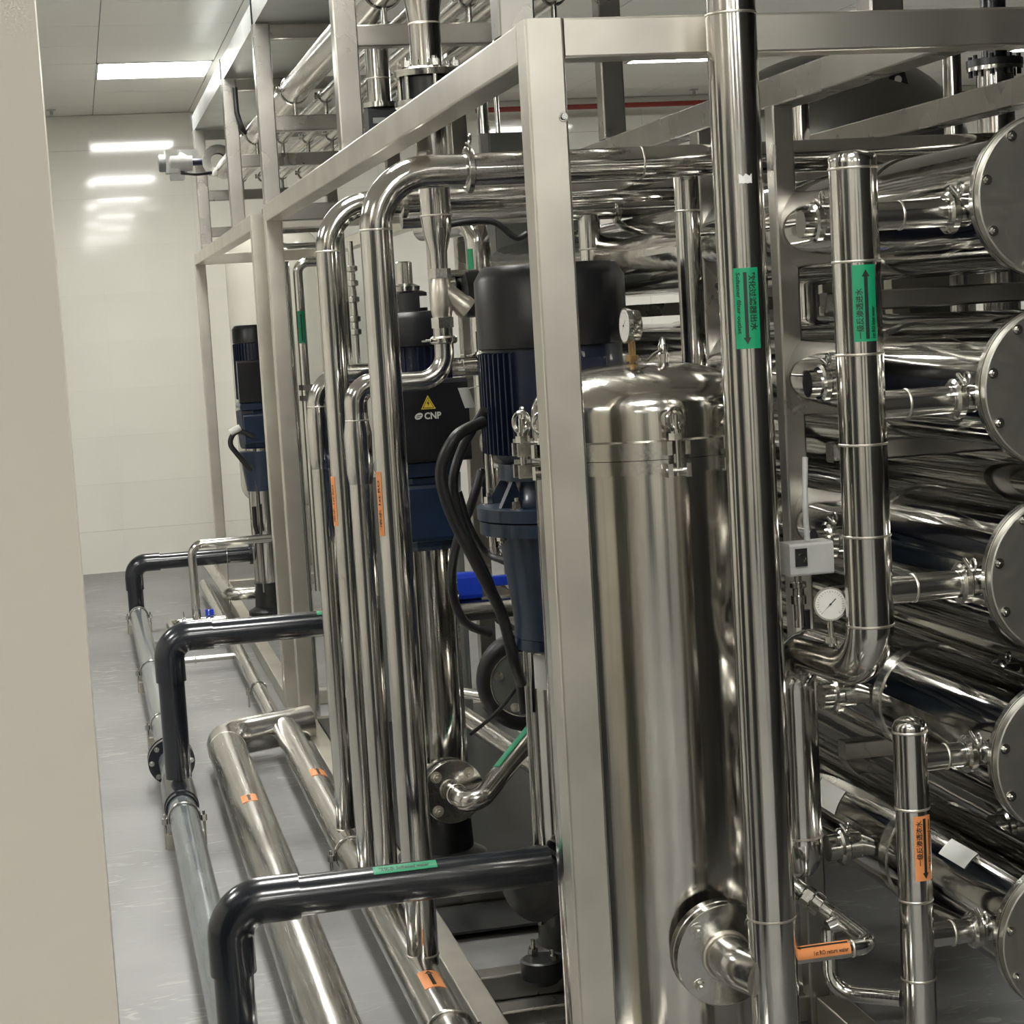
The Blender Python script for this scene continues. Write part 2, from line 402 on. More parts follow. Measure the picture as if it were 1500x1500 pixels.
# cabinets added out of view to put dark bands into the steel reflections
for i, (x0, x1, y0, lab) in enumerate(((.95, 1.35, -2.6, 'tall dark cabinet added behind the viewpoint for reflections, right one'), (-1.2, -.35, -4.4, 'wide dark cabinet added behind the viewpoint for reflections, left one'), (-.80, -.22, 1.95, 'dark cabinet added unseen behind the near partition for reflections, first one'), (-.80, -.22, 3.0, 'dark cabinet added unseen behind the near partition for reflections, second one'))):
    t = thing('reflection_cabinet', lab, 'cabinet')
    MB().box(x0, x1, y0-.4, y0, 0, 1.95, .01).build('case', CABN, t)
    MB().box(x0+.02, x1-.02, y0, y0+.02, .1, 1.9).build('door', CABN, t)
    MB().box(x1-.09, x1-.06, y0+.02, y0+.04, .9, 1.05).build('handle', BLK, t)
    rebase(t, ((x0+x1)/2, y0-.2, 0))

# ================================================================== FRAMES
def tubebox(mb, x0, x1, y0, y1, z0, z1): return mb.box(x0, x1, y0, y1, z0, z1, .004)
ZT = 1.937; S = .06; XL = .69; XM = 1.38; XR = 1.99
fm = thing('skid_frame', 'near square-tube steel skid frame around the big pump and filter', 'frame')
def member(par, name, *a, mat=FR): return tubebox(MB(), *a).build(name, mat, par)
member(fm, 'post', XL, XL+S, 2.83, 2.89, 0, ZT)
member(fm, 'post', XL, XL+S, 6.90, 6.96, 0, ZT-S)
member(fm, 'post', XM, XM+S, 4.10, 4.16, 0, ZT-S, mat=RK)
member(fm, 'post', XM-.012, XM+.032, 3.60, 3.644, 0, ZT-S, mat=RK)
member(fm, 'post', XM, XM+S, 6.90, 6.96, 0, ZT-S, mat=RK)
member(fm, 'rail', XL, XL+S, 2.892, 6.96, ZT-S, ZT)
member(fm, 'rail', XL+S+.001, 2.8, 2.83, 2.89, ZT-S, ZT)
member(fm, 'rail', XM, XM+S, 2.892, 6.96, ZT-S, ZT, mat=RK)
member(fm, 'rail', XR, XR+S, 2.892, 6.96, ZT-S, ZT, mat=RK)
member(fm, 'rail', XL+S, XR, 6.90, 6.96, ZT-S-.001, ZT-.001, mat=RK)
member(fm, 'base_rail', XL, XL+S, 2.892, 6.90, 0, S)
member(fm, 'base_rail', XM, XM+S, 2.892, 3.598, 0, S); member(fm, 'base_rail', XM, XM+S, 3.65, 4.098, 0, S); member(fm, 'base_rail', XM, XM+S, 4.162, 6.90, 0, S)
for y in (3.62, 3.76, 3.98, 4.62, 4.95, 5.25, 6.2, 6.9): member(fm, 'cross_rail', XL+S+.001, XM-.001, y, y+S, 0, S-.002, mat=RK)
MB().cyl((.742, 2.829, 1.79), (.742, 2.823, 1.79), .0045, 10).torus((.742, 2.829, 1.79), (0, -1, 0), .006, .0015, 12, 6).build('screw', CHR, fm)
MB().box(XL+S+.002, XM-.002, 4.40, 4.61, .020, .026).box(XL+S+.002, XM-.002, 4.69, 6.88, .059, .064).build('shade_sheet', DRK, fm)  # added dark sheet, stands in for the shade low inside the skid
# membrane rack
for z in (1.484, 1.184, .890, .571):
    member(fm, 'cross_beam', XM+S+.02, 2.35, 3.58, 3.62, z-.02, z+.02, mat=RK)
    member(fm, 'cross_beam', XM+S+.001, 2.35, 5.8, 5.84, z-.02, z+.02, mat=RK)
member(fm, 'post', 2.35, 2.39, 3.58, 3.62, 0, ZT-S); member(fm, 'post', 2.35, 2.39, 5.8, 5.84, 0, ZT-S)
# thin gusset where the second rail meets the front beam
p = at(1175, 88, y=3.5)
MB().box(XM+.06, XM+.062, 3.5, 3.6, ZT-.06, ZT+.0).build('gusset', FR, fm)
f2 = thing('skid_frame', 'far square-tube steel skid frame around the small pump by the far wall', 'frame')
member(f2, 'post', XL, XL+S, 7.46, 7.52, 0, ZT-S)
member(f2, 'post', XL, XL+S, 11.04, 11.10, 0, ZT-S)
member(f2, 'post', XM, XM+S, 7.46, 7.52, 0, ZT-S); member(f2, 'post', XM, XM+S, 11.04, 11.10, 0, ZT-S)
member(f2, 'rail', XL, XL+S, 7.46, 11.10, ZT-S, ZT); member(f2, 'rail', XM, XM+S, 7.46, 11.10, ZT-S, ZT)
member(f2, 'rail', XL+S, XM, 7.46, 7.52, ZT-S, ZT); member(f2, 'rail', XL+S, XM, 11.04, 11.10, ZT-S, ZT)
member(f2, 'base_rail', XL, XL+S, 7.522, 11.04, 0, S); member(f2, 'base_rail', XM, XM+S, 7.522, 11.04, 0, S)
for y in (7.46, 9.3, 9.6, 11.04): member(f2, 'cross_rail', XL+S+.001, XM-.001, y, y+S, 0, S-.002)
# tall overhead pipe rack standing on the two skids
rk = thing('pipe_rack', 'tall steel portal rack on top of the skids carrying the overhead pipes', 'rack')
for y in (3.0, 4.85, 6.87, 8.33, 10.39):
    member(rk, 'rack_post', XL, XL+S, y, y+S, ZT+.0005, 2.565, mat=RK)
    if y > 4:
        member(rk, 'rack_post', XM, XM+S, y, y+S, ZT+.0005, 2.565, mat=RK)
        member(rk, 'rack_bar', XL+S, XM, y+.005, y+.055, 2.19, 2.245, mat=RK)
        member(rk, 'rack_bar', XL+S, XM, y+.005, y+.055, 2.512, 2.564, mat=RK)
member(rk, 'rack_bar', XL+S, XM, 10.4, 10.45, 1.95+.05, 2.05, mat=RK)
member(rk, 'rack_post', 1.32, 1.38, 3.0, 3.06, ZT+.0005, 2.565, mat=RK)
tr = thing('cable_tray', 'grey metal cable tray along the top of the tall pipe rack', 'cable tray')
MB().box(.70, 1.02, 4.6, 10.6, 2.568, 2.571).build('tray_floor', TRAY, tr)
MB().box(.70, .703, 4.6, 10.6, 2.571, 2.655).build('side_plate', TRAY, tr)
MB().box(1.017, 1.02, 4.6, 10.6, 2.571, 2.655).build('side_plate', TRAY, tr)
for y in (6.95, 8.45, 10.55): MB().box(.695, .70, y, y+.012, 2.575, 2.665).build('joint_clip', DRK, tr)

# ================================================================== MEMBRANE VESSELS
def vessel(x, z, lab, grp):
    t = thing('membrane_vessel', lab, 'pressure vessel', group=grp)
    y0 = 2.70; r = .102
    MB().lathe((x, y0+.022, z), (0, 1, 0), [(0, r), (3.95, r), (3.97, r*.9), (3.98, .02)], 48, cap=False).build('shell', POL, t)
    MB().lathe((x, y0, z), (0, 1, 0), [(0, .122), (.001, .1245), (.016, .1245), (.017, .120)], 64).build('end_cap', CAPM, t)
    MB().lathe((x, y0+.0175, z), (0, 1, 0), [(0, .118), (.0, .1265), (.012, .1265), (.02, .115), (.05, .104)], 64, cap=False).build('end_ring', CHR, t)
    bolts(t, (x, y0, z), (0, -1, 0), .1135, 9, .0055, .006, 14, CHR)
    for y in (3.2, 5.4): MB().lathe((x, y, z), (0, 1, 0), [(0, r), (0, r+.0025), (.03, r+.0025), (.03, r)], 48, cap=False).build('strap_band', CHR, t)
    MB().cyl((x-.098, 3.33, z+.0), (x-.165, 3.33, z+.0), .025, 20).build('side_port', CHR, t)
    triclamp(t, (x-.135, 3.33, z), (1, 0, 0), .025, (0, -.3, 1))
    rebase(t, (x, y0, z)); return t
VX = 1.477; VZ = [1.632, 1.338, 1.043, .749, .455]
words = ['topmost', 'second from the top', 'third, middle one', 'fourth from the top', 'lowest']
vs = []
for k, z in enumerate(VZ):
    vs.append(vessel(VX, z, 'polished steel membrane vessel with round end cap, %s in near stack' % words[k], 'membrane vessels in the near stack'))
MB().box(VX-.06, VX+.0, 0, 0, 0, 0)
# rear stack one bay to the right; hindmost stack added to block light
for k, z in enumerate(VZ):
    c = copy_tree(vs[k], (.34, 0, 0)); c['label'] = 'polished membrane vessel, %s of the rear stack at right' % words[k]
    c['group'] = 'membrane vessels in the rear stack'
    c = copy_tree(vs[k], (.68, 0, 0)); c['label'] = 'polished membrane vessel added to block light, %s of the hindmost stack' % words[k]
    c['group'] = 'vessels added behind to block light'
def patch(par, x, y, z, r, ang, ly, w, name='white_sticker'):
    m_ = MB(); vs_ = []; n = 6
    for k in range(n+1):
        t = R(ang)+(-.5+k/n)*w/r; vs_ += [(x-sin(t)*(r+.001), y, z+cos(t)*(r+.001)), (x-sin(t)*(r+.001), y+ly, z+cos(t)*(r+.001))]
    m_.add(vs_, [(2*k, 2*k+1, 2*k+3, 2*k+2) for k in range(n)]); o_ = m_.build(name, WHT, par)
    o_.location = -par.location; return o_
patch(vs[0], VX, 4.12, VZ[0], .102, 100, .16, .03)
patch(vs[4], VX, 2.92, VZ[4], .102, 42, .10, .035)
patch(vs[4], VX, 3.45, VZ[4], .102, 60, .12, .05)
patch(vs[0], VX, 2.95, VZ[0], .102, 300, .10, .035)

# ================================================================== RISERS AT THE VESSELS
RX, RY, RR = 1.192, 2.80, .0375
t = thing('feed_riser', 'thick steel riser pipe with green tape feeding the three upper vessels', 'pipe')
U = [(RX, RY, 1.690), (RX, RY, .955), (RX-.015, 3.02, .945), (RX-.03, 3.04, .945)]
MB().tube([(RX, RY, 1.70), (RX, RY, .905), (RX-.034, 3.06, .905), (RX-.034, 3.06, .56)], RR, 32, bend=.075, seg=12, caps=False).build('riser_pipe', SV, t)
MB().lathe((RX, RY, 1.70), (0, 0, 1), [(0, RR), (.008, RR), (.014, RR*.93), (.019, RR*.6), (.021, 0.001)], 32, cap=False).build('end_cap', SV, t)
MB().lathe((RX-.034, 3.06, .56), (0, 0, -1), [(0, RR), (.02, RR*.95), (.045, RR*.8), (.06, RR*.5), (.065, .001)], 32, cap=False).build('end_cap', SV, t)
for z in (1.692, 1.549, 1.405, 1.264, 1.119, .976): weld(t, (RX, RY, z), (0, 0, 1), RR)
weld(t, (RX-.034, 3.06, .57), (0, 0, 1), RR)
for z in VZ[:3]:
    s_ = MB().cyl((RX+.03, RY, z-.015), (VX-.085, RY, z-.015), .0225, 24).build('branch', SX, t)
    weld(t, (RX+.075, RY, z-.015), (1, 0, 0), .0225); triclamp(t, (VX-.125, RY, z-.015), (1, 0, 0), .0235, (0, -.6, 1))
sticker(t, (RX, RY, 1.484), (0, 0, 1), RR, (-.1, -1, 0), .118, .037, GRN,
        [('一级反渗透进水', .0115, .0045, -.055, .078), ('1st RO inlet water', .0085, -.0145, -.055, .05)], arrow=(-.055, .052, .0028, -.002), flip=1)
rebase(t, (RX, RY, .95))
QX, QY, QR = 1.252, 2.80, .0275
t = thing('concentrate_riser', 'steel riser pipe with orange tape draining the two lower vessels', 'pipe')
MB().cyl((QX, QY, .0), (QX, QY, .80), QR, 28).build('riser_pipe', SV, t)
MB().lathe((QX, QY, .80), (0, 0, 1), [(0, QR), (.006, QR), (.014, QR*.85), (.019, QR*.5), (.021, .001)], 28, cap=False).build('end_cap', SV, t)
for z in (.797, .672, .520, .388): weld(t, (QX, QY, z), (0, 0, 1), QR)
for z in VZ[3:]:
    MB().cyl((QX+.02, QY, z-.0), (VX-.085, QY, z), .0205, 24).build('branch', SX, t)
    weld(t, (QX+.06, QY, z), (1, 0, 0), .0205); triclamp(t, (VX-.125, QY, z), (1, 0, 0), .0215, (0, -.6, 1))
zc = .610
sticker(t, (QX, QY, zc), (0, 0, 1), QR, (.18, -1, 0), .106, .031, ORG,
        [('一级反渗透浓水', .0105, .0035, -.028, .074), ('1st RO concentrated water', .0075, -.0125, -.035, .082)], arrow=(.049, -.05, .0025, -.0015), flip=1)
rebase(t, (QX, QY, 0))
# tall pipe in front of the beam
TX, TY, TR = .992, 2.765, .038
t = thing('outlet_pipe', 'tall thick steel pipe with green tape passing in front of the top beam', 'pipe')
MB().cyl((TX, TY, 0), (TX, TY, 2.3), TR, 40).build('pipe_body', SV, t)
for z in (1.925, .535): weld(t, (TX, TY, z), (0, 0, 1), TR)
sticker(t, (TX, TY, 1.487), (0, 0, -1), TR, (-.22, -1, 0), .121, .037, GRN,
        [('软化过滤器出水', .0115, .0045, -.054, .088), ('Softener filter outlet', .0085, -.0145, -.054, .092)], arrow=(-.054, .054, .0026, -.0015), flip=1)
MB().lathe((TX, TY, 1.668), (0, 0, 1), [(0, TR+.0006), (.012, TR+.0006)], 40, cap=False)
patch_m = MB(); vsx = []
for k in range(7):
    a_ = R(252+5*k); vsx += [(TX+cos(a_)*(TR+.0008), TY+sin(a_)*(TR+.0008), 1.672+.001*(k % 2)), (TX+cos(a_)*(TR+.0008), TY+sin(a_)*(TR+.0008), 1.687-.002*(k % 3))]
patch_m.add(vsx, [(2*k, 2*k+1, 2*k+3, 2*k+2) for k in range(6)]).build('paper_scrap', WHT, t)
rebase(t, (TX, TY, 0))
# small return line
sy = 2.775
t = thing('return_pipe', 'thin steel pipe with orange tape running between the two risers near the floor', 'pipe')
MB().tube([(TX+.036, sy, .462), (1.165, sy, .462), (1.165, 3.15, .462)], .0140, 20, bend=.03).build('pipe_body', SX, t)
MB().tube([(1.138, 2.90, .455), (1.138, 2.90, .345), (QX-.02, 2.83, .345)], .0135, 20, bend=.04).build('pipe_drop', SV, t)
MB().tube([(1.138, 2.90, .455), (1.165, 2.90, .462)], .0135, 16).build('joint', SX, t)
weld(t, (1.128, sy, .462), (1, 0, 0), .014)
sticker(t, (1.075, sy, .462), (1, 0, 0), .0140, (0, -1, .75), .092, .024, ORG, [('1st RO return water', .0085, -.0075, -.018, .06)], arrow=(.043, -.043, .0016, .0065), flip=1)
rebase(t, (TX+.036, sy, .46))
t = thing('hose_fitting', 'ribbed steel hose fitting lying at a slant behind the thin return pipe', 'fitting')
a0, a1 = V(1.10, 2.98, .515), V(1.165, 2.93, .46); d_ = (a1-a0).normalized()
MB().lathe(a0, d_, [(0, .014), (.01, .018), (.03, .018), (.032, .014), (.05, .014), (.052, .019), (.068, .019), (.07, .012), (.09, .012)], 20).build('body', CHR, t)
MB().hexn(a0+d_*.034, a0+d_*.048, .019).build('nut', CHR, t)
MB().cyl(a0-d_*.06, a0, .012, 16).build('tail', SX, t); rebase(t, a1)
t = tag(MB().tube([(1.215, 3.14, .95), (1.215, 3.14, .62), (1.17, 3.15, .44), (1.12, 3.16, .46), (1.08, 3.16, .56)], .0085, 12, bend=.08).build('cable', BLK), 'black cable hanging down behind the feed riser elbow', 'cable')
# gauge and pressure switch on the elbow
gauge('pressure_gauge', 'round pressure gauge beside the feed riser above its elbow', (1.142, 2.84, 1.008), (-.28, -1, .05), .027, (1.14, 2.86, .938))
t = thing('pressure_switch', 'pale box pressure switch with a dark window beside the small gauge', 'switch')
p = V(1.13, 2.98, 1.035)
MB().box(p.x-.0, p.x+.078, p.y, p.y+.05, p.z, p.z+.055, .004).build('case', ALU, t)
MB().box(p.x+.009, p.x+.03, p.y-.003, p.y+.001, p.z+.017, p.z+.047).build('window', DRK, t)
MB().torus((p.x+.02, p.y-.004, p.z+.031), (0, -1, 0), .007, .0015, 14, 6, 40, 250).build('dial', CHR, t)
MB().lathe((p.x+.022, p.y+.025, p.z), (0, 0, -1), [(0, .006), (.012, .006), (.013, .014), (.022, .014), (.024, .010), (.035, .010), (.036, .013), (.05, .013), (.05, .009), (.09, .009)], 20).build('stem', CHR, t)
rebase(t, (p.x+.02, p.y+.02, .94))
t = tag(MB().tube([(1.17, 3.0, 1.091), (1.168, 3.0, 1.15), (1.18, 3.02, 1.23)], .005, 10, bend=.04).build('gauge_tube', ALU), 'pale flexible tube rising from the pressure switch box', 'tube')

# ================================================================== FILTER HOUSING
FX, FY, FRr = .924, 3.112, .187
t = thing('filter_housing', 'large upright brushed steel filter housing with domed bolted lid', 'filter housing')
MB().lathe((FX, FY, .24), (0, 0, 1), [(0, FRr-.01), (.01, FRr), (.975, FRr), (.99, FRr)], 96).build('body', FV, t)
MB().lathe((FX, FY, .24), (0, 0, -1), [(0, FRr-.01), (.03, FRr*.85), (.06, FRr*.5), (.075, .02)], 64, cap=False).build('bottom_dish', FV, t)
MB().lathe((FX, FY, 1.230), (0, 0, 1), [(0, FRr), (0, FRr+.006), (.0225, FRr+.006), (.0225, FRr-.01)], 96, cap=False).build('lower_ring', CHR, t)
MB().lathe((FX, FY, 1.2535), (0, 0, 1), [(0, FRr), (0, FRr+.006), (.028, FRr+.006), (.031, FRr)], 96, cap=False).build('upper_ring', CHR, t)
dome = [(0, FRr), (.045, FRr)]
for k in range(1, 15): dome.append((.045+.078*sin(R(90*k/14)), FRr*cos(R(90*k/14))**.8+.0005))
MB().lathe((FX, FY, 1.282), (0, 0, 1), dome, 96, cap=False).build('lid', FV, t)
for k in range(3): MB().cyl((FX+.13*cos(R(90+120*k)), FY+.13*sin(R(90+120*k)), .0), (FX+.13*cos(R(90+120*k)), FY+.13*sin(R(90+120*k)), .24), .018, 16).build('leg', SV, t)
# eye-bolt clamps round the ring
def eyeclamp(ang):
    o = V(cos(R(ang)), sin(R(ang)), 0); s_ = V(-o.y, o.x, 0); b = V(FX, FY, 0)+o*(FRr+.026)
    m_ = MB()
    for sg in (-1, 1):
        for z in (1.226, 1.262):
            q = b+s_*sg*.011-o*.012
            vsb = [q+o*dx+s_*(sg*dy)+V(0, 0, z+dz) for dx in (-.016, .026) for dy in (0, .008) for dz in (0, .022)]
            m_.add(vsb, [(0, 1, 3, 2), (4, 6, 7, 5), (0, 4, 5, 1), (2, 3, 7, 6), (0, 2, 6, 4), (1, 5, 7, 3)])
    lug = m_.build('clamp_lug', CHR, t)
    MB().cyl(b+V(0, 0, 1.228), b+V(0, 0, 1.325), .0055, 12).hexn(b+V(0, 0, 1.285), b+V(0, 0, 1.296), .012).cyl(b+s_*.02+V(0, 0, 1.236), b-s_*.02+V(0, 0, 1.236), .006, 12).build('bolt', CHR, lug)
    MB().torus(b+V(0, 0, 1.318), o*.85+s_*.5, .0175, .0038, 24, 8).cyl(b+V(0, 0, 1.296), b+V(0, 0, 1.302), .009, 12).build('lifting_eye', CHR, lug)
for a_ in (268, 302, 355, 30, 90, 148, 184, 205): eyeclamp(a_)
# outlet flange facing the camera
o0 = V(.948, 2.868, .445)
MB().cyl(o0+V(0, .03, 0), (o0.x, 2.96, o0.z), .045, 28).build('outlet_neck', FV, t)
MB().lathe(o0+V(0, .016, 0), (0, 1, 0), [(0, .083), (.001, .085), (.017, .085)], 64).build('flange', CHR, t)
MB().lathe(o0+V(0, .012, 0), (0, 1, 0), [(0, .08), (.004, .08)], 48).build('gasket', BLK, t)
MB().lathe(o0, (0, 1, 0), [(-.004, .0835), (-.003, .085), (.011, .085), (.012, .084)], 64).build('flange', CHR, t)
bolts(t, o0+V(0, -.004, 0), (0, -1, 0), .066, 4, .0095, .008, 45, CHR)
MB().tube([o0+V(0, 0, 0), o0+V(.004, -.07, 0), (TX-.02, TY+.0, o0.z-.005)], .0365, 28, bend=.06).build('outlet_stub', SX, t)
MB().torus(o0+V(0, -.006, 0), (0, -1, 0), .0385, .0035, 32, 8).build('weld_seam', WELD, t)
# vent on the lid and the little white label on the shell
MB().cyl((.958, 3.08, 1.395), (.958, 3.08, 1.412), .009, 16).lathe((.958, 3.08, 1.412), (0, 0, 1), [(0, .011), (.006, .011), (.008, .008), (.02, .0085), (.024, .006), (.03, .005), (.034, .002)], 16).build('vent_valve', CHR, t)
MB().tube([(.955, 3.075, 1.425), (.935, 3.06, 1.418), (.92, 3.05, 1.408), (.905, 3.04, 1.412)], .0028, 8, bend=.01).build('vent_handle', CHR, t)
m_ = MB(); vv = []
for k in range(7):
    a_ = R(196+2.6*k); vv += [(FX+cos(a_)*(FRr+.001), FY+sin(a_)*(FRr+.001), 1.13), (FX+cos(a_)*(FRr+.001), FY+sin(a_)*(FRr+.001), 1.175)]
lb = m_.add(vv, [(2*k, 2*k+2, 2*k+3, 2*k+1) for k in range(6)]).build('maker_label', WHT, t)
rebase(t, (FX, FY, 0))
gauge('pressure_gauge', 'pressure gauge seen side-on with brass stem on the filter lid', (.902, 3.10, 1.468), (-1, -.02, .03), .030, (.92, 3.1, 1.402))

# ================================================================== PUMPS
def fins(mb, cx, cy, z0, z1, r, n, a0, a1, dr=.012, th=.002):
    for k in range(n):
        a_ = R(a0+(a1-a0)*k/(n-1)); o = V(cos(a_), sin(a_), 0); s_ = V(-o.y, o.x, 0)*th; c = V(cx, cy, 0)
        vs_ = [c+o*(r-.003)-s_+V(0, 0, z0), c+o*(r+dr)-s_+V(0, 0, z0+.004), c+o*(r+dr)-s_+V(0, 0, z1-.004), c+o*(r-.003)-s_+V(0, 0, z1),
               c+o*(r-.003)+s_+V(0, 0, z0), c+o*(r+dr)+s_+V(0, 0, z0+.004), c+o*(r+dr)+s_+V(0, 0, z1-.004), c+o*(r-.003)+s_+V(0, 0, z1)]
        mb.add(vs_, [(0, 1, 2, 3), (7, 6, 5, 4), (0, 4, 5, 1), (1, 5, 6, 2), (2, 6, 7, 3)])
    return mb
# big pump
px_, py_ = .997, 4.0
t = thing('booster_pump', 'large vertical pump with black fan cover and navy finned motor behind the filter', 'pump')
MB().lathe((px_, py_, 1.425), (0, 0, 1), [(0, .158), (.002, .162), (.145, .162), (.172, .146), (.175, .14)], 48).build('fan_cover', FAN, t)
MB().lathe((px_, py_, 1.18), (0, 0, 1), [(0, .120), (.03, .150), (.245, .150)], 48).build('motor_body', MOT, t)
fins(MB(), px_, py_, 1.20, 1.42, .150, 14, 145, 222).build('cooling_fins', MOT, t)
MB().box(px_-.055, px_+.075, py_-.172, py_-.13, 1.23, 1.40, .012).build('terminal_box', MOT, t)
MB().lathe((px_, py_, 1.145), (0, 0, 1), [(0, .125), (.0, .132), (.035, .132), (.04, .115)], 40).build('motor_flange', BLU, t)
MB().lathe((px_, py_, 1.085), (0, 0, 1), [(0, .135), (.02, .118), (.06, .11)], 12).build('lantern', PBL, t)
for k in range(8):
    m_ = MB(); a_ = R(22+45*k); o = V(cos(a_), sin(a_), 0); s_ = V(-o.y, o.x, 0)*.006; c = V(px_, py_, 0)
    vs_ = [c+o*.1+s_+V(0, 0, 1.08), c+o*.168+s_+V(0, 0, 1.08), c+o*.125+s_+V(0, 0, 1.15), c+o*.1-s_+V(0, 0, 1.08), c+o*.168-s_+V(0, 0, 1.08), c+o*.125-s_+V(0, 0, 1.15)]
    m_.add(vs_, [(0, 1, 2), (5, 4, 3), (1, 4, 5, 2)]).build('rib', BLU, t)
MB().lathe((px_, py_, 1.060), (0, 0, 1), [(0, .17), (.002, .184), (.028, .184), (.03, .17)], 48).build('coupling_flange', BLU, t)
MB().lathe((px_, py_, 1.030), (0, 0, 1), [(0, .165), (.0, .180), (.028, .180)], 48).build('coupling_flange', BLU, t)
bolts(t, (px_, py_, 1.09), (0, 0, 1), .158, 6, .011, .016, 200, CHR)
bolts(t, (px_, py_, 1.03), (0, 0, -1), .158, 6, .011, .010, 200, CHR)
MB().lathe((px_, py_, .80), (0, 0, 1), [(0, .118), (.03, .118), (.06, .120), (.2, .138), (.23, .142)], 20).build('pump_head', BLU, t)
MB().lathe((px_, py_, .772), (0, 0, 1), [(0, .112), (.004, .118), (.027, .118)], 20).build('head_collar', PBL, t)
MB().lathe((px_, py_, .20), (0, 0, 1), [(0, .094), (.572, .094)], 48).build('sleeve', SV, t)
for k in range(8):
    a_ = R(10+45*k); MB().cyl((px_+.106*cos(a_), py_+.106*sin(a_), .16), (px_+.106*cos(a_), py_+.106*sin(a_), .78), .006, 10).build('tie_rod', CHR, t)
MB().lathe((px_, py_, .06), (0, 0, 1), [(0, .13), (.03, .13), (.05, .105), (.15, .10), (.155, .115)], 32).build('foot', DRK, t)
c_ = at(790, 1408, z=.10)
MB().lathe((c_.x, c_.y-.02, .061), (0, 0, 1), [(0, .035), (.012, .045), (.05, .045), (.053, .04)], 28).build('base_lug', DRK, t)
MB().cyl((c_.x-.012, c_.y+.0, .114), (c_.x-.012, c_.y+.0, .15), .005, 10).hexn((c_.x-.012, c_.y, .114), (c_.x-.012, c_.y, .13), .01).build('anchor_bolt', CHR, t)
MB().cyl((c_.x+.02, c_.y-.045, .114), (c_.x+.02, c_.y-.045, .14), .005, 10).hexn((c_.x+.02, c_.y-.045, .114), (c_.x+.02, c_.y-.045, .126), .01).build('anchor_bolt', CHR, t)
# suction flange on the left side facing the aisle corner
q = V(.895, 3.95, .27); d_ = V(-.75, -.66, 0).normalized()
MB().lathe(q, -d_, [(-.014, .078), (0, .078), (.001, .05), (.06, .05)], 40).build('suction_flange', DRK, t)
MB().lathe(q+d_*.02, d_, [(0, .07), (.01, .082), (.022, .082), (.024, .05)], 40).build('suction_flange', DRK, t)
# labels on the sleeve
m_ = MB(); vv = []
for k in range(5):
    a_ = R(200+6*k); vv += [(px_+cos(a_)*.0955, py_+sin(a_)*.0955, .69), (px_+cos(a_)*.0955, py_+sin(a_)*.0955, .765)]
m_.add(vv, [(2*k, 2*k+2, 2*k+3, 2*k+1) for k in range(4)]).build('sleeve_label', WHT, t)
rebase(t, (px_, py_, .06))

# pump with the logo cover
def pump(name, label, x, y, s=1, logo=False):
    t = thing(name, label, 'pump')
    z = lambda q: q
    MB().lathe((x, y, 1.43), (0, 0, 1), [(0, .100), (.002, .104), (.07, .104), (.088, .09), (.09, .06)], 40).build('fan_cover', FAN, t)
    MB().lathe((x, y, 1.12), (0, 0, 1), [(0, .085), (.02, .095), (.31, .095)], 40).build('motor_body', MOT, t)
    fins(MB(), x, y, 1.15, 1.43, .095, 26, 150, 400, .010, .0016).build('cooling_fins', MOT, t)
    MB().box(x-.10, x+.118, y-.135, y-.07, 1.135, 1.345, .01).build('terminal_box', FAN, t)
    MB().box(x-.10, x+.085, y-.125, y+.12, 1.10, 1.133, .01).build('motor_flange', PBL, t)
    MB().lathe((x, y, .905), (0, 0, 1), [(0, .095), (.01, .102), (.03, .106), (.19, .112), (.195, .10)], 10, smooth=False).build('motor_stool', PBL, t)
    MB().box(x-.085, x+.075, y-.118, y-.09, .93, 1.08, .012).build('coupling_guard', PBL, t)
    MB().lathe((x, y, .22), (0, 0, 1), [(0, .071), (.685, .071)], 40).build('sleeve', SV, t)
    for k in range(4):
        a_ = R(-32+90*k); MB().box(x+.084*cos(a_)-.004, x+.084*cos(a_)+.004, y+.084*sin(a_)-.006, y+.084*sin(a_)+.006, .18, .92).build('staybolt', CHR, t)
    MB().lathe((x, y, .06), (0, 0, 1), [(0, .12), (.02, .12), (.04, .085), (.15, .08), (.165, .088)], 32).build('foot', DRK, t)
    return t
lx, ly = .842, 4.90
t = pump('booster_pump', 'vertical pump with black terminal cover printed with a warning triangle and CNP', lx, ly)
yf = ly-.1365
a_ = at(627, 590, y=yf)
MB().add([(a_.x-.019, yf, a_.z-.016), (a_.x+.019, yf, a_.z-.016), (a_.x, yf, a_.z+.019)], [(0, 1, 2)]).build('warning_sign', YEL, t)
MB().add([(a_.x-.015, yf-.0006, a_.z-.0135), (a_.x+.015, yf-.0006, a_.z-.0135), (a_.x, yf-.0006, a_.z+.0145)], [(0, 1, 2)]).build('warning_field', INK, t)
MB().add([(a_.x-.0125, yf-.001, a_.z-.012), (a_.x+.0125, yf-.001, a_.z-.012), (a_.x, yf-.001, a_.z+.0115)], [(0, 1, 2)]).build('warning_field', YEL, t)
MB().add([(a_.x+dx, yf-.0016, a_.z+dz) for dx, dz in ((.002, .009), (-.004, -.003), (-.0002, -.002), (-.002, -.011), (.004, .001), (.0005, .0)) ], [(0, 1, 2, 3, 4, 5)]).build('lightning_bolt', INK, t)
flat_text('lettering', 'CNP', (a_.x-.012, yf-.001, a_.z-.041), (1, 0, 0), (0, 0, 1), .0235, WHT, t, width=.044, bold=.0007)
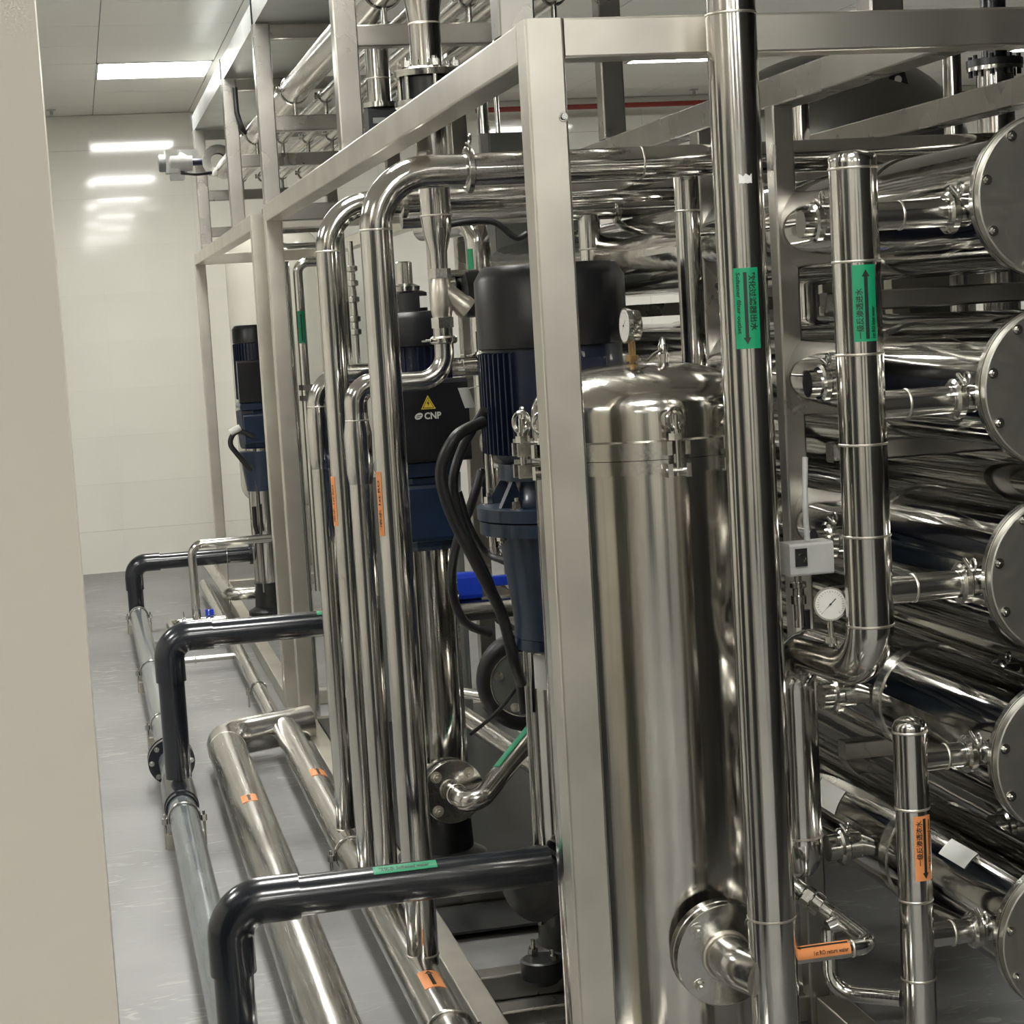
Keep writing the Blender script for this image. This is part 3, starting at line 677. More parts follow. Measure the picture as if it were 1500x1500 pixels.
# round-cornered emblem before the letters, with two dark strokes
ec = V(a_.x-.026, yf-.001, a_.z-.0325); pts = []
for k in range(20):
    q_ = 2*pi*k/20; pts.append(ec+V(.0100*cos(q_)+.003*sin(q_), 0, .0085*sin(q_)))
MB().add(pts, [tuple(range(20))]).build('emblem', WHT, t)
MB().add([ec+V(dx, -.0006, dz) for dx, dz in ((-.006, .0015), (.007, .0035), (.007, .0015), (-.006, -.0005))], [(0, 1, 2, 3)]).add([ec+V(dx, -.0006, dz) for dx, dz in ((-.007, -.0035), (.003, -.0015), (.003, -.0032), (-.007, -.0052))], [(0, 1, 2, 3)]).build('emblem_stroke', FAN, t)
g_ = at(680, 530, y=yf+.02); flat_text('lettering', '1.5T', (g_.x, yf+.02, g_.z-.028), (0, 0, 1), (-1, 0, 0), .024, WHT, t, width=.055)
# suction flanges at the foot facing the camera
q = at(664, 1160, y=4.66)
d_ = V(.12, -1, 0).normalized()
MB().lathe(q-d_*.0, d_, [(-.16, .045), (-.055, .045), (-.054, .079), (-.034, .080), (-.033, .05)], 48).build('suction_flange', CHR, t)
MB().lathe(q, d_, [(-.028, .072), (-.024, .076), (-.016, .076)], 40).build('gasket', BLK, t)
rebase(t, (lx, ly, .06))
t2 = thing('suction_pipe', 'bent steel pipe with green tape leaving the round flange by the pump foot', 'pipe')
MB().lathe(q, d_, [(-.014, .079), (-.012, .081), (.002, .081), (.003, .079)], 48).build('flange', CHR, t2)
bolts(t2, q+d_*.003, d_, .062, 4, .010, .013, 45, WELD)
e1 = at(694, 1183, y=4.545); e2 = at(778, 1078, y=4.80)
MB().tube([q, e1, e2, e2+V(.12, .15, .09)], .0265, 28, bend=.06, seg=12).build('pipe_body', SN, t2)
weld(t2, q+d_*.03, d_, .0265)
dd = (e2-e1).normalized(); sticker(t2, e1+dd*(e2-e1).length*.72, dd, .0265, (-.5, -.3, 1), .2, .02, GRN)
rebase(t2, q)
# far pump
fx_, fy_ = .86, 9.62
t = pump('booster_pump', 'distant dark pump with slate lower body between posts near the far wall', fx_, fy_)
MB().lathe((fx_, fy_, .69), (0, 0, 1), [(0, .085), (.2, .11)], 20).build('pump_head', BLU, t)
rebase(t, (fx_, fy_, .06))
cb = MB().tube([at(372, 640, y=9.5), at(345, 628, y=9.5), at(335, 650, y=9.5), at(368, 690, y=9.5)], .013, 12, bend=.05).build('cable', BLK)
tag(cb, 'black cable looping out of the far pump motor with a pale end sleeve', 'cable')
MB().cyl(at(352, 626, y=9.49), at(337, 634, y=9.49), .017, 12).build('end_sleeve', WHT, cb)
t = tag(MB().tube([at(372, 742, y=9.5), at(374, 770, y=9.5), at(378, 782, y=9.5)], .012, 10).build('cable', BLK), 'short black cable hanging below the far pump motor', 'cable')

# ================================================================== MANIFOLD WITH FOUR STEEL DOWN PIPES
HX, HZ, HR = .607, .098, .046
t = thing('steel_manifold', 'long steel floor pipe with four tall down pipes welded into it', 'manifold')
MB().cyl((HX, 2.4, HZ), (HX, 6.60, HZ), HR, 32).build('header_pipe', SY, t)
downs = [(.622, 3.95, .034, 1.803, 2.05, .115, True), (.600, 4.57, .0285, 1.782, 2.05, .11, True), (.612, 4.35, .0265, 1.357, .80, .08, False), (.606, 5.04, .0255, 1.365, 1.15, .08, False)]
for (x, y, r, zt, xe, bd, tall) in downs:
    if not tall and y < 5: xe = .70
    d_ = MB().tube([(x, y, HZ+.02), (x, y, zt), (xe, y, zt)], r, 32, bend=bd, seg=14).build('down_pipe', SV, t)
    weld(d_, (x, y, zt-bd), (0, 0, 1), r)
    weld(d_, (x, y, HZ+HR*.93), (0, 0, 1), r+.001)
    if tall and y < 4.2: triclamp(d_, (.825, y, zt), (1, 0, 0), r, (0, -.2, 1)); weld(d_, (1.20, y, zt), (1, 0, 0), r)
    if tall and y > 4.2: triclamp(d_, (.79, y, zt), (1, 0, 0), r, (0, -.3, 1))
# narrow orange tapes and repair socket on the down pipes
sticker(t, (.600, 4.57, 1.075), (0, 0, 1), .0285, (-1, -.35, 0), .12, .02, ORG, [('浓水 1st RO', .01, -.004, -.05, .09)])
sticker(t, (.622, 3.95, 1.12), (0, 0, 1), .034, (-1, -.45, 0), .135, .018, ORG, [('浓水 1st RO', .01, -.004, -.05, .1)])
for (x, y, r, z0_, z1_) in ((.606, 5.04, .0255, 1.12, 1.30), (.612, 4.35, .0265, 1.13, 1.295)):
    MB().lathe((x, y, z0_), (0, 0, 1), [(0, r), (.025, r+.004), (z1_-z0_-.05, r+.006), (z1_-z0_-.02, r+.001), (z1_-z0_, r)], 28, cap=False).build('sleeve', SV, t)
sticker(t, (HX, 5.72, HZ), (0, 1, 0), HR, (.15, 0, 1), .085, .05, ORG, arrow=(-.04, .04, .004, 0))
sticker(t, (HX, 3.78, HZ), (0, 1, 0), HR, (.05, 0, 1), .10, .046, ORG, arrow=(-.04, .045, .004, 0))
for (y) in (3.58, 4.93):
    MB().torus((HX, y, HZ), (0, 1, 0), HR+.003, .0035, 36, 8).build('pipe_clamp', CHR, t)
    for sg in (-1, 1):
        MB().hexn((HX+sg*(HR+.014), y, HZ-.012), (HX+sg*(HR+.014), y, HZ+.004), .009).cyl((HX+sg*(HR+.014), y, .0), (HX+sg*(HR+.014), y, HZ+.016), .004, 10).build('clamp_bolt', CHR, t)
    MB().box(HX-.05, HX+.05, y-.012, y+.012, 0, HZ-HR).build('saddle', FR, t)
rebase(t, (HX, 4.5, 0))

# hairpin big floor pipe
t = thing('floor_pipe', 'thick steel floor pipe with a hairpin bend at its far end and an orange tape', 'pipe')
BX, BR = .388, .064
MB().cyl((BX, 2.4, .085), (BX, 6.42, .085), BR, 40).build('pipe_body', SY, t)
MB().tube([(BX, 6.42, .085), (BX, 6.60, .085), (.70, 6.66, .10)], BR, 40, bend=.125, seg=14).build('hairpin_elbow', SN, t)
sticker(t, (BX, 5.47, .085), (0, 1, 0), BR, (-.1, 0, 1), .08, .045, ORG, arrow=(-.035, .035, .004, 0))
weld(t, (BX, 6.42, .085), (0, 1, 0), BR); 
for y in (3.1, 5.0, 6.3): MB().box(BX-.05, BX+.05, y-.02, y+.02, 0, .03).build('saddle', FR, t)
rebase(t, (BX, 4.5, 0))

# ================================================================== PVC PIPEWORK
t = thing('plastic_floor_pipe', 'grey plastic floor pipe along the aisle with black tee joints', 'pipe')
GX, GZ, GR = .196, .088, .043
MB().cyl((GX, 2.2, GZ), (GX, 9.95, GZ), GR, 32).build('pipe_body', PVG, t)
MB().lathe((GX, 5.66, GZ), (0, 1, 0), [(0, GR), (0, GR+.006), (.035, GR+.006), (.036, GR+.009), (.30, GR+.009), (.301, GR+.006), (.34, GR+.006), (.34, GR)], 32, cap=False).build('tee_joint', PVC, t)
MB().lathe((GX, 6.32, GZ), (0, 1, 0), [(0, GR), (0, GR+.034), (.03, GR+.034), (.03, GR)], 36, cap=False).build('flange', PVC, t)
MB().lathe((GX, 6.37, GZ), (0, 1, 0), [(0, GR), (0, GR+.034), (.03, GR+.034), (.03, GR)], 36, cap=False).build('flange', PVC, t)
bolts(t, (GX, 6.32, GZ), (0, -1, 0), GR+.022, 8, .006, .008, 0, CHR)
for y in (3.52, 5.56, 6.95, 8.1, 9.75):
    MB().torus((GX, y, GZ), (0, 1, 0), GR+.003, .003, 32, 8).build('pipe_clamp', CHR, t)
    for sg in (-1, 1):
        MB().hexn((GX+sg*(GR+.014), y, GZ-.014), (GX+sg*(GR+.014), y, GZ+.004), .009).cyl((GX+sg*(GR+.014), y, .0), (GX+sg*(GR+.014), y, GZ+.016), .004, 10).build('clamp_bolt', CHR, t)
    MB().box(GX-.055, GX+.055, y-.014, y+.014, 0, GZ-GR).build('saddle', FR, t)
rebase(t, (GX, 5, 0))
def pvc(name, label, x, y, zt, xe, r, socket, zb, green=None):
    t = thing(name, label, 'pipe')
    MB().cyl((x, y, zb), (x, y, zt-.10), r, 32).build('upright', PVC, t)
    MB().cyl((x+.11, y, zt), (xe, y, zt), r, 32).build('arm', PVC, t)
    MB().tube([(x, y, zt-.135), (x, y, zt), (x+.135, y, zt)], r+.006, 36, bend=.066, seg=12).build('elbow', PVC, t)
    if green:
        sticker(t, (green[0], y, zt), (1, 0, 0), r, (0, -.45, 1), green[1], .022, GRN, [('软化水 Softened water', .012, -.005, -green[1]*.42, green[1]*.8)])
    rebase(t, (x, y, zb)); return t
pvc('plastic_pipe', 'nearest black plastic pipe crossing at the bottom with a green tape', .197, 3.60, .408, .83, .039, 1, .0, (.54, .125))
pvc('plastic_pipe', 'middle black plastic pipe rising from the tee and turning to the skid', .199, 5.84, .580, .70, .040, 1, .145, (.70, .09))
t = pvc('plastic_pipe', 'farthest black plastic pipe turning to the far skid near the wall', .190, 9.85, .345, .83, .040, 1, .09)
MB().lathe((.78, 9.85, .345), (1, 0, 0), [(0, .055), (.05, .055), (.05, .04)], 28).build('socket', PVC, t).location -= Vector(t.location)
o = MB().torus((.665, 9.85, .345), (1, 0, 0), .043, .003, 28, 8).cyl((.665, 9.85, .30), (.665, 9.85, .06), .004, 8).build('pipe_clamp', CHR, t); o.location = -Vector(t.location)

# ================================================================== FAR FLOOR PIPES
t = thing('steel_floor_pipe', 'thin steel floor pipe running towards the far pump beside the skid', 'pipe')
MB().cyl((.597, 6.95, .07), (.597, 10.9, .07), .028, 20).build('pipe_body', SY, t)
for y in (7.55, 9.1):
    MB().torus((.597, y, .07), (0, 1, 0), .031, .003, 24, 6).build('pipe_clamp', CHR, t)
    MB().hexn((.555, y, .05), (.555, y, .066), .009).cyl((.555, y, 0), (.555, y, .075), .004, 8).build('clamp_bolt', CHR, t)
rebase(t, (.597, 9, 0))
t = thing('steel_pipe', 'slim steel pipe rising from the floor and bending right above the black pipes', 'pipe')
MB().tube([(.462, 9.3, .10), (.462, 9.3, .478), (.85, 9.3, .478)], .021, 24, bend=.055, seg=10).build('pipe_body', SV, t)
MB().tube([(.462, 9.3, .10), (.33, 9.3, .10), (.33, 9.0, .10)], .020, 20, bend=.05).build('floor_leg', SX, t)
triclamp(t, (.40, 9.3, .10), (1, 0, 0), .02, (0, 0, 1)); triclamp(t, (.52, 9.3, .10), (1, 0, 0), .02, (0, 0, 1)) 
MB().cyl((.47, 9.3, .10), (.60, 9.3, .10), .02, 16).build('floor_leg', SX, t)
MB().box(.505, .545, 9.29, 9.31, .125, .155).build('valve_handle', VBL, t)
rebase(t, (.462, 9.3, .08))
t = thing('steel_pipe', 'shiny steel hairpin pipe on the floor of the far skid', 'pipe')
MB().tube([(.64, 11.3, .16), (.655, 9.72, .16), (.97, 9.72, .16)], .034, 24, bend=.07, seg=10).build('pipe_body', SY, t); rebase(t, (.65, 10.5, .12))
t = thing('steel_pipe', 'short crossing steel pipe on the floor behind the middle black pipe', 'pipe')
MB().cyl((.24, 8.45, .06), (.57, 8.45, .06), .014, 16).build('pipe_body', SX, t)
MB().torus((.40, 8.45, .06), (1, 0, 0), .017, .003, 20, 6).build('pipe_clamp', CHR, t); rebase(t, (.4, 8.45, .04))
t = tag(MB().tube([(.25, 9.35, .012), (.60, 9.35, .012)], .008, 8).build('conduit', ALU), 'thin pale conduit lying across the aisle floor', 'conduit')

# ================================================================== FAR TANK, ACTUATOR VALVE
tk = thing('storage_tank', 'cream upright storage tank with rounded ends close to the far wall', 'tank')
tx, ty, trr = 1.20, 11.78, .285
prof = [(0, .01)]
for k in range(1, 9): prof.append((.16*(1-cos(R(90*k/8))), trr*sin(R(90*k/8))))
prof += [(1.60, trr)]
for k in range(1, 9): prof.append((1.60+.16*sin(R(90*k/8)), trr*cos(R(90*k/8))+.001))
MB().lathe((tx, ty, .38), (0, 0, 1), prof, 48, cap=False).build('shell', TNK, tk)
for a_ in (45, 165, 285): MB().cyl((tx+.2*cos(R(a_)), ty+.2*sin(R(a_)), 0), (tx+.2*cos(R(a_)), ty+.2*sin(R(a_)), .46), .025, 12).build('leg', SV, tk)
MB().cyl((tx, ty, 2.13), (tx, ty, 2.22), .04, 16).build('nozzle', SV, tk)
rebase(tk, (tx, ty, 0))
av = thing('actuated_valve', 'butterfly valve with pale box actuator jutting out over the aisle', 'valve')
vy = 10.25; c = V(.80, vy, 2.385)
MB().lathe(c, (0, 1, 0), [(-.03, .04), (-.03, .085), (.03, .085), (.03, .04)], 36, cap=False).build('valve_body', CHR, av)
bolts(av, c+V(0, -.03, 0), (0, -1, 0), .066, 6, .009, .01, 20, CHR)
MB().cyl((.66, vy, 2.385), (.74, vy, 2.385), .018, 16).build('valve_stem', MOT, av)
MB().lathe((.54, vy, 2.385), (1, 0, 0), [(0, .05), (.01, .06), (.07, .06), (.10, .045), (.125, .045)], 24).build('actuator_body', ALU, av)
MB().box(.525, .60, vy-.05, vy+.05, 2.33, 2.45, .012).build('actuator_cover', ALU, av)
MB().lathe((.525, vy, 2.385), (-1, 0, 0), [(0, .045), (.03, .045), (.035, .038)], 20).build('end_cover', GRY, av)
MB().box(.545, .62, vy-.04, vy+.04, 2.295, 2.33, .008).build('junction_box', ALU, av)
MB().box(.60, .70, vy-.03, vy-.024, 2.405, 2.45).build('bracket', ALU, av)
rebase(av, (.80, vy, 2.385))
cb = tag(MB().tube([(.60, vy-.04, 2.33), (.68, vy-.05, 2.318), (.76, vy-.03, 2.325)], .009, 10, bend=.05).build('cable', BLK), 'black cable from the pale valve actuator to the rack', 'cable')
tag(MB().tube([at(344, 128, y=8.3), at(347, 165, y=8.3), at(354, 188, y=8.3), at(362, 198, y=8.4)], .011, 10, bend=.08).build('cable', BLK), 'black cable hanging down beside the second farthest rack post', 'cable')

# ================================================================== OVERHEAD PIPES
def overhead(label, x, z, r, y0, y1, supports=(4.88, 6.90, 8.36, 10.42)):
    t = thing('overhead_pipe', label, 'pipe', group=None)
    MB().cyl((x, y0, z), (x, y1, z), r, 28).build('pipe_body', SY, t)
    for y in supports:
        if not y0+.05 < y < y1-.05: continue
        MB().torus((x, y, z), (0, 1, 0), r+.003, .003, 28, 6).build('pipe_clamp', CHR, t)
        MB().cyl((x, y, 2.246), (x, y, z-r), .008, 10).build('stem', CHR, t)
        MB().cyl((x-r-.018, y, z), (x-r, y, z), .007, 8).cyl((x-r-.012, y, z-.01), (x-r-.012, y, z+.014), .005, 8).build('clamp_bolt', CHR, t)
    rebase(t, (x, y0, z)); return t
ta = overhead('thickest overhead steel pipe on the rack, nearest the aisle', .825, 2.335, .047, 4.62, 10.22)
overhead('slim overhead steel pipe just right of the thickest one', .935, 2.31, .021, 3.3, 10.5)
overhead('slim overhead steel pipe, third from the aisle side of the rack', 1.045, 2.31, .023, 3.3, 10.5)
overhead('overhead steel pipe, fourth from the aisle side of the rack', 1.15, 2.32, .026, 3.3, 10.5)
overhead('overhead steel pipe on the rack farthest from the aisle', 1.27, 2.32, .032, 3.3, 10.5)

# ================================================================== VERTICAL LINE ABOVE THE FIRST DOWN PIPE
mx, my = .826, 4.35
t = thing('valve_line', 'vertical steel line with flanged valve, reducer and union above the pumps', 'pipe')
MB().lathe((mx, my, 2.50), (0, 0, -1), [(0, .055), (.20, .055), (.33, .036), (.445, .036)], 36).build('upper_reducer', SV, t)
weld(t, (mx, my, 2.165), (0, 0, 1), .036)
MB().lathe((mx, my, 2.045), (0, 0, 1), [(0, .036), (0, .076), (.014, .078), (.018, .074), (.018, .036)], 44, cap=False).build('flange', CHR, t)
MB().lathe((mx, my, 1.975), (0, 0, 1), [(0, .036), (0, .074), (.004, .078), (.017, .078), (.018, .036)], 44, cap=False).build('flange', CHR, t)
MB().lathe((mx, my, 1.993), (0, 0, 1), [(0, .04), (0, .058), (.050, .058), (.050, .04)], 36, cap=False).build('wafer_valve', DRK, t)
for k in range(6):
    a_ = R(35+60*k); q = V(mx+.066*cos(a_), my+.066*sin(a_), 0)
    MB().cyl(q+V(0, 0, 1.955), q+V(0, 0, 2.085), .006, 10).hexn(q+V(0, 0, 2.0635), q+V(0, 0, 2.078), .012).hexn(q+V(0, 0, 1.962), q+V(0, 0, 1.9745), .011).build('bolt', CHR, t)
MB().lathe((mx, my, 1.976), (0, 0, -1), [(0, .036), (.245, .036), (.285, .032), (.325, .021), (.365, .020)], 36).build('reducer', SV, t)
weld(t, (mx, my, 1.733), (0, 0, 1), .036)
MB().hexn((mx, my, 1.590), (mx, my, 1.612), .027).build('union_nut', CHR, t)
MB().lathe((mx, my, 1.50), (0, 0, 1), [(0, .022), (.02, .026), (.07, .026), (.09, .021)], 24).build('check_valve', WELD, t)
MB().lathe((mx+.005, my-.0, 1.565), (.75, 0, -.66), [(0, .022), (.055, .024), (.06, .027), (.075, .027)], 24).build('strainer_leg', WELD, t)
MB().hexn((mx, my, 1.476), (mx, my, 1.500), .026).build('union_nut', CHR, t)
MB().tube([(mx, my, 1.48), (mx, my, 1.357), (.70, my, 1.357)], .0225, 28, bend=.062, seg=12).build('elbow_pipe', SX, t)
triclamp(t, (mx, my, 1.448), (0, 0, 1), .0225, (-1, -.2, 0))
rebase(t, (mx, my, 1.36))

# upper pipes crossing behind, and their drops
t = thing('cross_pipe', 'third dark steel pipe crossing behind, lowest of the upper cross pipes', 'pipe')
MB().cyl((.86, 5.02, 1.765), (2.1, 5.02, 1.765), .027, 28).build('pipe_body', SX, t)
MB().cyl((1.372, 5.02, 1.75), (1.372, 5.02, .35), .030, 28).build('drop_pipe', SV, t); weld(t, (1.372, 5.02, 1.66), (0, 0, 1), .030)
triclamp(t, (1.45, 5.02, 1.765), (1, 0, 0), .027, (0, -.4, 1)); rebase(t, (1.372, 5.02, 1.765))
t = thing('drop_pipe', 'vertical steel pipe dropping from the upper cross pipe beside the centre post', 'pipe')
MB().tube([(1.322, 4.02, 1.79), (1.322, 4.02, .35)], .0275, 28).build('pipe_body', SV, t); weld(t, (1.322, 4.02, 1.70), (0, 0, 1), .0275)
rebase(t, (1.322, 4.02, .35))
t = thing('elbow_pipe', 'bright steel elbow pipe with green tape behind the black fan cover', 'pipe')
MB().tube([(1.03, 5.65, 1.765), (1.142, 5.40, 1.765), (1.142, 5.40, 1.2)], .036, 28, bend=.06, seg=10).build('pipe_body', SV, t)
sticker(t, (1.142, 5.40, 1.62), (0, 0, 1), .036, (-1, -.75, 0), .14, .02, GRN); rebase(t, (1.142, 5.4, 1.2))
t = thing('sight_pipe', 'short vertical pipe ending in a flange and a dark valve under the rack', 'pipe')
p = V(.868, 5.3, 0)
MB().cyl((p.x, p.y, 2.31), (p.x, p.y, 2.10), .033, 28).build('pipe_body', SV, t)
weld(t, (p.x, p.y, 2.165), (0, 0, 1), .033)
MB().lathe((p.x, p.y, 2.085), (0, 0, 1), [(0, .05), (.014, .05)], 32).build('flange', CHR, t)
MB().box(p.x-.04, p.x+.05, p.y-.04, p.y+.04, 2.01, 2.084, .01).build('valve_body', DRK, t)
MB().box(p.x-.028, p.x+.008, p.y-.0425, p.y-.039, 2.04, 2.055).build('name_plate', GRY, t); rebase(t, (p.x, p.y, 2.1))
# vertical pipes with green tape near the middle posts
t = thing('sample_riser', 'slim twin steel risers with green tape right of the middle skid posts', 'pipe')
xb = .845; yb = 7.15
ps = [at(432, 480, y=yb), at(449, 480, y=yb)]
xa = .775; xb2 = .822
MB().cyl((xa, yb, .0), (xa, yb, 1.74), .018, 20).build('riser_pipe', SV, t)
MB().tube([(xb2, yb, .5), (xb2, yb, 1.735), (1.0, yb, 1.735)], .019, 20, bend=.04).build('riser_pipe', SV, t)
sticker(t, (xb2, yb, 1.495), (0, 0, 1), .019, (-.1, -1, 0), .12, .026, GRN, arrow=(-.05, .05, .002, 0))
MB().tube([(.72, yb, 1.95), (.75, yb-.02, 1.795), (1.0, yb-.02, 1.795)], .011, 14, bend=.05).build('bypass', SX, t)
for z in (1.26, 1.22): MB().hexn((xb2, yb, z), (xb2, yb, z+.02), .026).build('union_nut', CHR, t)
MB().tube([(xb2, yb, .92), (xb2+.08, yb, .92), (xb2+.08, yb, .6)], .02, 16).build('branch', SV, t)
rebase(t, (xa, yb, 0))
# small-bore cluster between the down pipes and pump
t = thing('instrument_line', 'slim bright instrument pipes seen between the tall down pipes', 'pipe')
p = at(500, 420, y=5.6); q = at(513, 430, y=5.9)
MB().cyl((p.x, 5.6, .4), (p.x, 5.6, 1.80), .019, 20).build('riser_pipe', SV, t)
for i, z in enumerate((1.655, 1.61, 1.56, 1.50, 1.46)):
    MB().lathe((q.x+.01, 5.9, z), (0, 0, 1), [(0, .010), (.004, .018), (.018, .018), (.022, .010), (.04, .010)], 12).build('fitting', CHR, t)
MB().cyl((q.x+.01, 5.9, 1.1), (q.x+.01, 5.9, 1.75), .009, 12).build('riser_pipe', CHR, t); rebase(t, (p.x, 5.6, .4))
# grey control cabinets behind
for (a, b, c_, d_, y, lab) in ((715, 195, 775, 240, 6.8, 'small grey enclosure above the upper cross pipe'), (725, 318, 860, 440, 6.4, 'tall dark grey cabinet panel behind the big fan cover')):
    p = at(a, b, y=y); q = at(c_, d_, y=y)
    t = thing('control_box', lab, 'enclosure')
    if y > 6.5: q.z = ZT+.001
    MB().box(p.x, q.x, y, y+.15, q.z-(.6 if y < 6.5 else 0), p.z, .006).build('case', GRY, t)
    MB().box(p.x-.03, p.x-.001, y, y+.03, q.z-(.6 if y < 6.5 else 0), p.z).build('edge_trim', ALU, t)
    MB().torus((q.x-.06, y-.002, q.z+.05), (0, -1, 0), .008, .002, 12, 6).build('lock', CHR, t)
    rebase(t, (p.x, y, q.z))
t = thing('shade_box', 'dark low box added behind the pumps to dim the near skid', 'enclosure')  # added box, darkens the gap behind the pumps
MB().box(.90, 1.30, 6.70, 6.86, .065, .95, .008).build('case', GRY, t)
MB().box(.92, 1.28, 6.694, 6.699, .1, .92).build('door', GRY, t)
MB().box(1.24, 1.25, 6.68, 6.693, .45, .55).build('handle', BLK, t)
rebase(t, (1.1, 6.78, .065))
# small bore gear beside the pump head: actuated valve behind the union
t = thing('solenoid_valve', 'dark valve body with chrome cap left of the union fitting', 'valve')
vy = 5.0; p = at(608, 440, y=vy)
MB().lathe((p.x-.01, vy, p.z-.05), (0, 0, 1), [(0, .036), (.005, .042), (.07, .042), (.075, .03)], 24).build('valve_body', DRK, t)
MB().lathe((p.x-.025, vy, p.z+.025), (0, 0, 1), [(0, .038), (.012, .04), (.02, .022), (.075, .022), (.078, .018)], 24).build('cap', CHR, t)
MB().box(p.x+.005, p.x+.03, vy-.046, vy-.04, p.z-.02, p.z+.01).build('name_plate', WHT, t)
MB().box(p.x-.07, p.x-.035, vy-.02, vy+.02, p.z-.04, p.z+.03).build('coupling', CHR, t); rebase(t, (p.x, vy, p.z-.05))
t = thing('butterfly_valve', 'dark round valve with black handwheel right of the union fitting', 'valve')
p = at(690, 430, y=5.2)
MB().lathe((p.x-.03, 5.2, p.z), (1, 0, 0), [(0, .05), (.01, .066), (.05, .066), (.06, .05)], 28).build('valve_body', DRK, t)
MB().lathe((p.x-.07, 5.2, p.z+.01), (1, 0, 0), [(0, .03), (.0, .05), (.02, .05), (.038, .03)], 28).build('flange', SX, t)
MB().cyl((p.x-.06, 5.18, p.z+.055), (p.x-.01, 5.18, p.z+.055), .012, 12).build('neck', CHR, t); rebase(t, (p.x, 5.2, p.z))
t = thing('service_pipe', 'slim white-lit vertical pipe between the two front pumps', 'pipe')
p = at(712, 620, y=4.75)
MB().tube([(p.x+.16, 4.75, .87), (p.x, 4.75, .87), (p.x, 4.75, 1.46)], .013, 16, bend=.04).build('pipe_body', SV, t)
MB().tube([(p.x+.22, 4.9, .90), (p.x+.035, 4.9, .90), (p.x+.035, 4.9, 1.1)], .028, 20, bend=.05).build('pipe_body', SV, t)
triclamp(t, (p.x, 4.75, 1.40), (0, 0, 1), .013, (-1, 0, 0)); rebase(t, (p.x, 4.75, .87))
# blue hand valve and pipe between pumps
t = thing('ball_valve', 'blue-handled ball valve low down between the two front pumps', 'valve')
p = at(690, 860, y=5.6)
MB().box(p.x-.06, p.x+.03, 5.58, 5.64, p.z-.035, p.z+.045, .014).build('body', VBL, t)
MB().box(p.x+.03, p.x+.16, 5.57, 5.60, p.z+.0, p.z+.03, .004).build('handle', VBL, t)
MB().cyl((p.x-.05, 5.61, p.z-.07), (p.x+.30, 5.61, p.z-.07), .035, 20).build('pipe_body', SX, t)
MB().torus((p.x-.05, 5.61, p.z-.03), (1, 0, 0), .035, .008, 24, 8).build('clamp', CHR, t); rebase(t, (p.x, 5.6, p.z-.07))
t = thing('rubber_joint', 'black rubber expansion joint ring with bolted plate low behind the cables', 'joint')
p = V(1.11, 5.0, .495); d_ = V(-.5, -1, 0).normalized()
MB().torus(p-d_*.03, d_, .105, .035, 40, 12).build('bellows', BLK, t)
MB().lathe(p-d_*.03, d_, [(0, .09), (.035, .09), (.037, .085)], 40).build('flange', GRY, t)
MB().torus(p+d_*.008, d_, .088, .003, 40, 6).build('rim', CHR, t)
bolts(t, p+d_*.008, d_, .068, 4, .009, .01, 20, CHR)
MB().cyl(p-d_*.03, p-d_*.25, .05, 24).build('neck', SX, t); rebase(t, (p.x, p.y, p.z-.13))
t = thing('steel_pipe', 'grey steel pipe slanting back to the floor behind the round flange', 'pipe')
MB().tube([(.98, 5.9, .42), (1.0, 5.75, .33), (1.18, 4.75, .24)], .028, 20, bend=.04).build('pipe_body', SY, t)
MB().tube([(.93, 5.6, .7), (.93, 5.6, .40), (1.1, 5.3, .40)], .016, 16, bend=.04).build('branch', SV, t); rebase(t, (1.0, 5.7, .3))

# ================================================================== CABLES BY THE PUMPS
def cable(label, pts, r, **k):
    pts = [at(a, b, y=y) for a, b, y in pts]
    # smooth through the points
    P_ = []
    for i in range(len(pts)-1):
        p0 = pts[max(i-1, 0)]; p1 = pts[i]; p2 = pts[i+1]; p3 = pts[min(i+2, len(pts)-1)]
        for s_ in range(6):
            u = s_/6; P_.append(.5*((2*p1)+(p2-p0)*u+(2*p0-5*p1+4*p2-p3)*u*u+(3*p1-p0-3*p2+p3)*u**3))
    P_.append(pts[-1])
    return tag(MB().tube(P_, r, 12, bend=.001, seg=1).build('power_cable', BLK), label, 'cable')
cable('thick black power cable bowing out left of the big motor', [(708, 618, 3.9), (668, 640, 3.85), (646, 690, 3.85), (660, 750, 3.85), (700, 830, 3.85), (735, 900, 3.9), (752, 965, 3.9), (764, 1000, 3.95)], .0125)
cable('second thick black cable just inside the bowed one', [(710, 600, 3.95), (678, 655, 4.0), (664, 710, 4.0), (680, 775, 4.0), (715, 850, 4.0), (745, 930, 4.0), (762, 1000, 4.0), (768, 1045, 4.0)], .0105)
cable('black cable running straight down from the motor between both pumps', [(705, 690, 4.3), (690, 740, 4.3), (668, 800, 4.4), (662, 860, 4.5), (680, 910, 4.5), (720, 928, 4.5)], .011)
cable('thin black cable curving down to the floor behind the pump sleeve', [(768, 990, 4.5), (740, 1030, 4.6), (715, 1055, 4.7), (690, 1075, 4.8)], .005)
cable('black cable sagging to the right towards the slate pump head', [(672, 720, 4.2), (690, 775, 4.2), (715, 812, 4.2), (745, 822, 4.15)], .0075)
cable('black cable tied under the dark cross pipe at top centre', [(655, 330, 4.7), (690, 324, 4.7), (725, 326, 4.7), (755, 348, 4.7), (772, 342, 4.7)], .008)
t = thing('paper_tag', 'small blank white tag hanging by the motor cables', 'tag')
p = at(683, 582, y=4.2)
